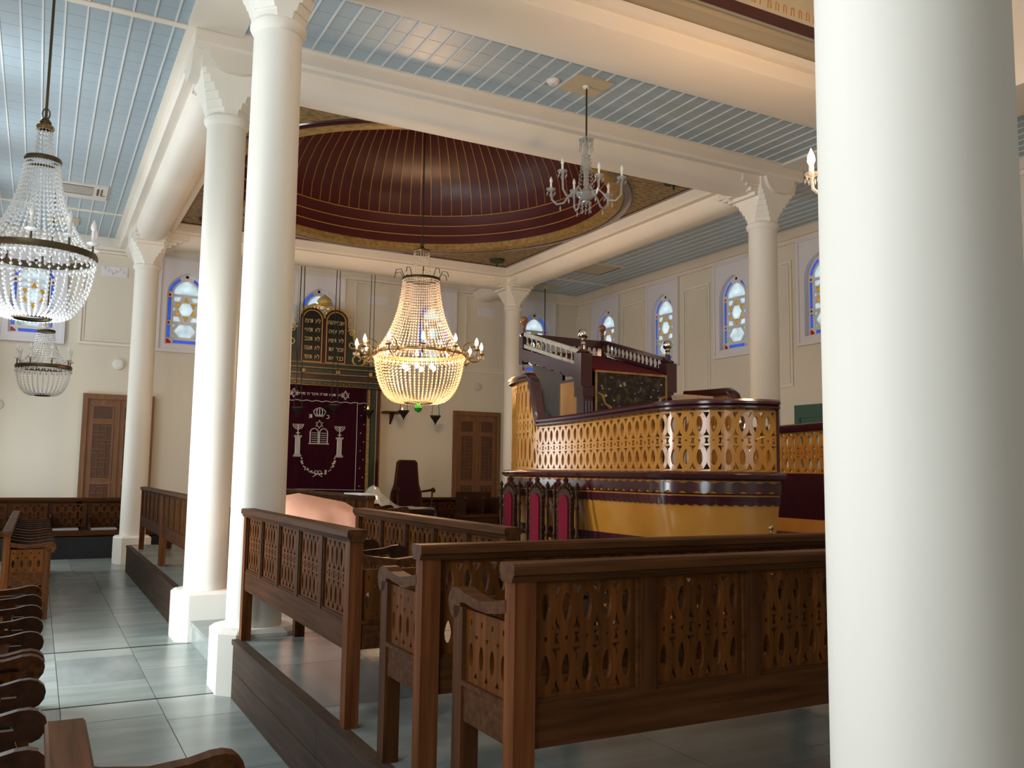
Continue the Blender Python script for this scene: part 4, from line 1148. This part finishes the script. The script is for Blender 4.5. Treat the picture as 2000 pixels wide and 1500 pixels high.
# ================================================================== CHANDELIERS
def bead_strand(m, p0, p1, n, r, sag=None):
    for i in range(n):
        t = (i + .5) / n
        q = p0.lerp(p1, t) if sag is None else sag(t)
        m.octa(q, r, r * 1.25)
def candle(par, x, y, z, h, lit, sc=1.0, dirn=None):
    cd_ = MB().lathe([(.011 * sc, 0), (.011 * sc, h)], 8, (x, y, z)).build('candle', 'white', par, True)
    MB().lathe([(.008 * sc, 0), (.017 * sc, .02 * sc), (.015 * sc, .04 * sc), (.001, .075 * sc)], 10, (x, y, z + h)).build('bulb', 'bulb' if lit else 'white', cd_, True)
    return cd_
def empire(label, loc, R, ztop, zc, zu, zb, rc, narm, lit, beadr, cm, rodz, nst=44, ro=None):
    """bead chandelier: ring radius R at z=0, cone up to crown rc at zc, upper crown at zu, basket down to zb"""
    t = thing('crystal_chandelier', label, 'chandelier', loc, 0, 'crystal chandeliers')
    MB().tube([(0, 0, zu), (0, 0, rodz)], .012, 8).build('rod', 'bronze', t, True)
    m = MB(); m.lathe([(.04, 0), (.05, .03), (.03, .06)], 12, (0, 0, zu)); m.tube([(.03 * math.cos(a), 0, zu + .11 + .05 * math.sin(a)) for a in [2 * PI * k / 10 for k in range(10)]], .007, 6, True); m.build('hook', 'bronze', t, True)
    ringp = lambda r, h: [(r - .012, -h), (r + .012, -h), (r + .02, 0), (r + .012, h), (r - .012, h), (r - .012, -h)]
    MB().lathe(ringp(R, .028), 48, cap=False).build('ring', 'brass' if lit else 'bronze', t, True)
    MB().lathe([(a, b + zc) for a, b in ringp(rc, .022)], 32, cap=False).build('crown_ring', 'bronze', t, True)
    MB().lathe([(a, b + zu - .02) for a, b in ringp(rc * .42, .018)], 24, cap=False).build('top_ring', 'brass', t, True)
    m = MB()
    for k in range(nst):                            # flaring cone of bead strands
        a = 2 * PI * k / nst; c, s_ = math.cos(a), math.sin(a)
        nb_ = int((zc) / (beadr * 2.7))
        for i in range(nb_):
            tt = (i + .5) / nb_
            r = rc + (R - rc) * (.22 * tt + .78 * tt ** 2.6)
            m.octa((r * c, r * s_, zc * (1 - tt)), beadr, beadr * 1.25)
    for k in range(max(12, nst // 3)):
        a = 2 * PI * k / max(12, nst // 3); r = rc * .42; nb_ = int((zu - zc) / (beadr * 2.8))
        for i in range(nb_): m.octa((r * (1 + .12 * i / nb_) * math.cos(a), r * (1 + .12 * i / nb_) * math.sin(a), zu - .03 - (zu - zc - .03) * i / nb_), beadr, beadr * 1.25)
    stuff(m.build('bead_cone', cm, t))
    m = MB(); rb = R * .34
    for k in range(nst):                            # basket of bead strands below the ring
        a = 2 * PI * (k + .5) / nst; c, s_ = math.cos(a), math.sin(a)
        nb_ = int((-zb + R * .4) / (beadr * 2.7))
        for i in range(nb_):
            q = (i + .5) / nb_ * PI / 2
            r = rb + (R - rb) * math.cos(q) ** .75
            m.octa((r * c, r * s_, zb * math.sin(q) ** 1.1), beadr, beadr * 1.25)
    for k in range(nst):
        a = 2 * PI * k / nst
        m.octa((R * 1.015 * math.cos(a), R * 1.015 * math.sin(a), -.06), beadr * 1.5, beadr * 2.4)
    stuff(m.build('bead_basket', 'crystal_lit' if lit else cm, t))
    MB().lathe([(rb * .9, zb - .015), (rb, zb), (rb * .9, zb + .02), (rb * .8, zb)], 24, cap=False).build('bottom_ring', 'bronze', t, True)
    ro = ro or R
    for k in range(narm):
        a = 2 * PI * (k + .35) / narm; c, s_ = math.cos(a), math.sin(a)
        if ro > R * 1.1:
            ar = MB().tube([(R * c, R * s_, 0), ((R + .12) * c, (R + .12) * s_, -.09), ((ro - .06) * c, (ro - .06) * s_, -.10), (ro * c, ro * s_, -.04), (ro * c, ro * s_, .02)], .012, 6).tube([(R * c + (.17 + .13 * math.cos(q)) * c, R * s_ + (.17 + .13 * math.cos(q)) * s_, .02 + .13 * math.sin(q)) for q in [2 * PI * i / 16 for i in range(16)]], .010, 6, True).build('arm', 'brass', t, True)
        else:
            ar = MB().tube([(R * c, R * s_, 0), (R * c, R * s_, .10)], .010, 6).build('arm', 'bronze', t, True)
        zc_ = .02 if ro > R * 1.1 else .10
        MB().lathe([(.012, -.012), (.045, 0), (.055, .012), (.02, .008)], 12, (ro * c, ro * s_, zc_)).build('drip_cup', 'brass' if lit else 'crystal', ar, True)
        if ro > R * 1.1:
            m = MB()
            for q in range(6): m.octa((ro * c + .05 * math.cos(q), ro * s_ + .05 * math.sin(q), zc_ - .05), .012, .03)
            m.build('drops', cm, ar)
        candle(t, ro * c, ro * s_, zc_ + .005, .07 if lit else .11, lit, 1.7 if lit else 1.5)
    return t
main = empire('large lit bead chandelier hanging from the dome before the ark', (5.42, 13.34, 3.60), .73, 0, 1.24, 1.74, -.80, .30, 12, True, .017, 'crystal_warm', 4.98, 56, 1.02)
for k in range(6):
    a = k * PI / 3; MB().ball((.26 * math.cos(a), .26 * math.sin(a), -.22), .035, 12, 1.3).build('bulb', 'bulb', main, True)
for k in range(10):
    a = 2 * PI * k / 10; c, s_ = math.cos(a), math.sin(a)
    MB().tube([(.30 * c, .30 * s_, 1.26), (.36 * c, .36 * s_, 1.38), (.44 * c, .44 * s_, 1.36), (.46 * c, .46 * s_, 1.28)], .007, 5).build('crown_leaf', 'bronze', main, True)
MB().lathe([(.001, -.14), (.05, -.12), (.068, -.07), (.05, -.02), (.012, 0), (.01, .05)], 18, (0, 0, -.82)).build('glass_ball', 'green_glass', main, True)
pl = bpy.data.lights.new('chandelier_light', 'POINT'); pl.energy = 200; pl.color = (1.0, .62, .34); pl.shadow_soft_size = .22
po = bpy.data.objects.new('chandelier_light', pl); C.objects.link(po); po.parent = main; po.location = (0, 0, -.18)
empire('big unlit bead chandelier at the upper left above the aisle', (-.115, 8.6, 3.52), .47, 0, .84, 1.16, -.56, .135, 10, False, .0145, 'crystal', 2.6, 40)
empire('small unlit bead chandelier low at the left before the back wall', (0, 15.0, 3.17), .37, 0, .55, .72, -.42, .11, 8, False, .0135, 'crystal', 2.95, 30)
def arm_chandelier(label, loc, up, lit, narm=6, rot=.3, cm='crystal_dim'):
    t = thing('glass_arm_chandelier', label, 'chandelier', loc, rot, 'glass arm chandeliers')
    MB().tube([(0, 0, .72), (0, 0, up)], .011, 8).build('rod', 'bronze', t, True)
    m = MB()
    for q in range(5): m.tube([(.012 * math.cos(a) * (1 if q % 2 else .2), .012 * math.cos(a) * (.2 if q % 2 else 1), .66 + q * .03 + .02 * math.sin(a)) for a in [2 * PI * k / 8 for k in range(8)]], .004, 5, True)
    m.build('chain', 'bronze', t)
    MB().lathe([(.02, 0), (.03, .04), (.02, .08), (.035, .14), (.025, .2), (.045, .3), (.03, .42), (.02, .5), (.03, .6), (.012, .66)], 14).build('stem', cm, t, True)
    MB().lathe([(.01, -.07), (.06, -.055), (.11, -.01), (.115, .01), (.09, .03), (.03, .05)], 20).build('bowl', cm, t, True)
    m = MB()
    for k in range(12):
        a = k * PI / 6
        m.octa((.075 * math.cos(a), .075 * math.sin(a), .60), .012, .06); m.octa((.08 * math.cos(a), .08 * math.sin(a), .53), .010, .03)
        for q in range(9): rr = .045 + .05 * q / 9; m.octa((rr * math.cos(a), rr * math.sin(a), .46 - q * .045), .011, .016)
    for k in range(8):
        a = k * PI / 4
        for q in range(3): m.octa(((.055 - .0 * q) * math.cos(a), .055 * math.sin(a), -.11 - q * .045), .011, .022)
    m.lathe([(.06, -.10), (.065, -.09), (.02, -.07)], 14); m.lathe([(.05, .665), (.085, .655), (.085, .645), (.04, .65)], 16)
    stuff(m.build('drops', cm, t))
    for k in range(narm):
        a = 2 * PI * k / narm; c, s_ = math.cos(a), math.sin(a); up_ = .10 if k % 2 else .02
        ar = MB().tube([(r * c, r * s_, z) for r, z in ((.06, .02), (.14, .06), (.20, .0), (.26, -.08), (.34, -.09), (.40, -.03), (.41, .05 + up_))], .013, 7).build('arm', cm, t, True)
        MB().lathe([(.01, -.01), (.05, .012), (.058, .028), (.02, .012)], 12, (.41 * c, .41 * s_, .05 + up_)).build('drip_cup', cm, ar, True)
        m = MB()
        for q in range(6): m.octa((.41 * c + .05 * math.cos(q), .41 * s_ + .05 * math.sin(q), .02 + up_), .010, .028)
        m.octa((.30 * c, .30 * s_, -.14), .014, .04); m.build('drops', cm, ar)
        candle(t, .41 * c, .41 * s_, .06 + up_, .085, lit, 1.9 if lit else 1.1)
    return t
arm_chandelier('small unlit glass chandelier with six curved arms on a chain below the beam', (5.35, 8.25, 4.86), 1.29, False)
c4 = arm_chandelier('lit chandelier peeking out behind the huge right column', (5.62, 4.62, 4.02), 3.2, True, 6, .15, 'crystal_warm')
pl = bpy.data.lights.new('chandelier_light', 'POINT'); pl.energy = 150; pl.color = (1.0, .60, .32); pl.shadow_soft_size = .3
po = bpy.data.objects.new('chandelier_light', pl); C.objects.link(po); po.parent = c4; po.location = (0, 0, .40)
# two ceiling plates, a bare rod
for lab, x, y, sx, sy in (('cream square ceiling plate where the unlit glass chandelier hangs', 5.34, 8.25, .25, .21), ('cream ceiling plate above the far right aisle', 10.56, 18.05, .3, .25), ('cream ceiling plate near the far end of the left aisle', .16, 17.7, .25, .25)):
    t = thing('ceiling_plate', lab, 'plate', (x, y, ZC)); MB().box(-sx, sx, -sy, sy, -.022, .0).build('plate', 'ac_tan', t); MB().lathe([(.03, -.05), (.04, -.02), (.04, 0)], 12).build('canopy', 'white', t, True)
t = thing('hanging_rod', 'thin dark rod hanging from the far right aisle ceiling', 'rod', (10.56, 18.07, 3.2)); MB().tube([(0, 0, 0), (0, 0, ZC - .02 - 3.2)], .011, 8).build('rod', 'iron', t, True)
MB().lathe([(.001, -.08), (.05, -.05), (.06, 0), (.02, .03), (.011, .06)], 12).build('lamp_cap', 'bronze', t, True)
t = thing('smoke_detector', 'round white smoke detector on the ceiling beside the cream plate', 'smoke detector', (4.95, 8.34, ZC)); MB().lathe([(.001, -.05), (.05, -.048), (.065, -.03), (.075, -.012), (.075, 0)], 24).build('body', 'white', t, True)
MB().lathe([(.02, -.055), (.022, -.045), (.0, -.04)], 12).build('sensor', 'ac', t, True)
# air conditioner cassettes
def cassette(label, x, y, sx, sy, mt, face):
    t = thing('ceiling_air_conditioner', label, 'air conditioner', (x, y, ZC), 0, 'ceiling cassettes')
    MB().box(-sx, sx, -sy, sy, -.03, .0).build('panel', mt, t)
    if face:
        g = MB().box(-sx + .05, sx - .22, -sy + .10, sy - .25, -.036, -.028).build('grille', 'grille', t)
        for k in range(9): MB().box(-sx + .05, sx - .22, -sy + .12 + k * (2 * sy - .4) / 9, -sy + .135 + k * (2 * sy - .4) / 9, -.042, -.034).build('slat', 'ac', g)
        MB().box(sx - .16, sx - .13, -.25, .12, -.036, -.028).build('vent_mark', 'grille', t); MB().box(sx - .10, sx - .08, -.25, .12, -.036, -.028).box(sx - .10, sx - .03, .10, .12, -.036, -.028).build('vent_mark', 'grille', t)
    else:
        MB().box(-sx + .12, sx - .12, -sy + .12, sy - .12, -.045, -.028).build('centre_panel', 'ac_tan', t)
        for a, b, c, d in ((-sx + .04, sx - .04, sy - .09, sy - .04), (-sx + .04, -sx + .09, -sy + .1, sy - .1), (sx - .09, sx - .04, -sy + .1, sy - .1)): MB().box(a, b, c, d, -.034, -.028).build('slot', 'grille', t)
cassette('white air conditioner cassette with dark grille behind the upper left chandelier', .36, 15.6, .39, .42, 'ac', True)
cassette('cream air conditioner cassette on the right aisle ceiling beyond the dome', 10.5, 15.8, .46, .48, 'ac', False)
# wall fittings
for name, lab, cat, x, z, r in (('wall_speaker', 'small round grey speaker on the back wall above the right door', 'speaker', 9.12, 3.71, .095), ('wall_light', 'round white fitting on the back wall above the left door', 'light', 1.29, 3.69, .11), ('wall_light', 'small grey round fitting on the back wall at the left edge', 'light', -.70, 2.80, .09)):
    t = thing(name, lab, cat, (x, YW1, z))
    m = MB(); m.lathe([(r, 0), (r, .02), (r * .85, .045), (r * .4, .055), (.001, .057)], 24); m.v = [(a, -c, b) for a, b, c in m.v]; m.build('housing', 'white' if r > .1 else 'ac', t, True)
    m = MB(); m.lathe([(r * .55, .05), (r * .55, .06), (.001, .062)], 20); m.v = [(a, -c, b) for a, b, c in m.v]; m.build('cover', 'ac' if r < .1 else 'white', t, True)
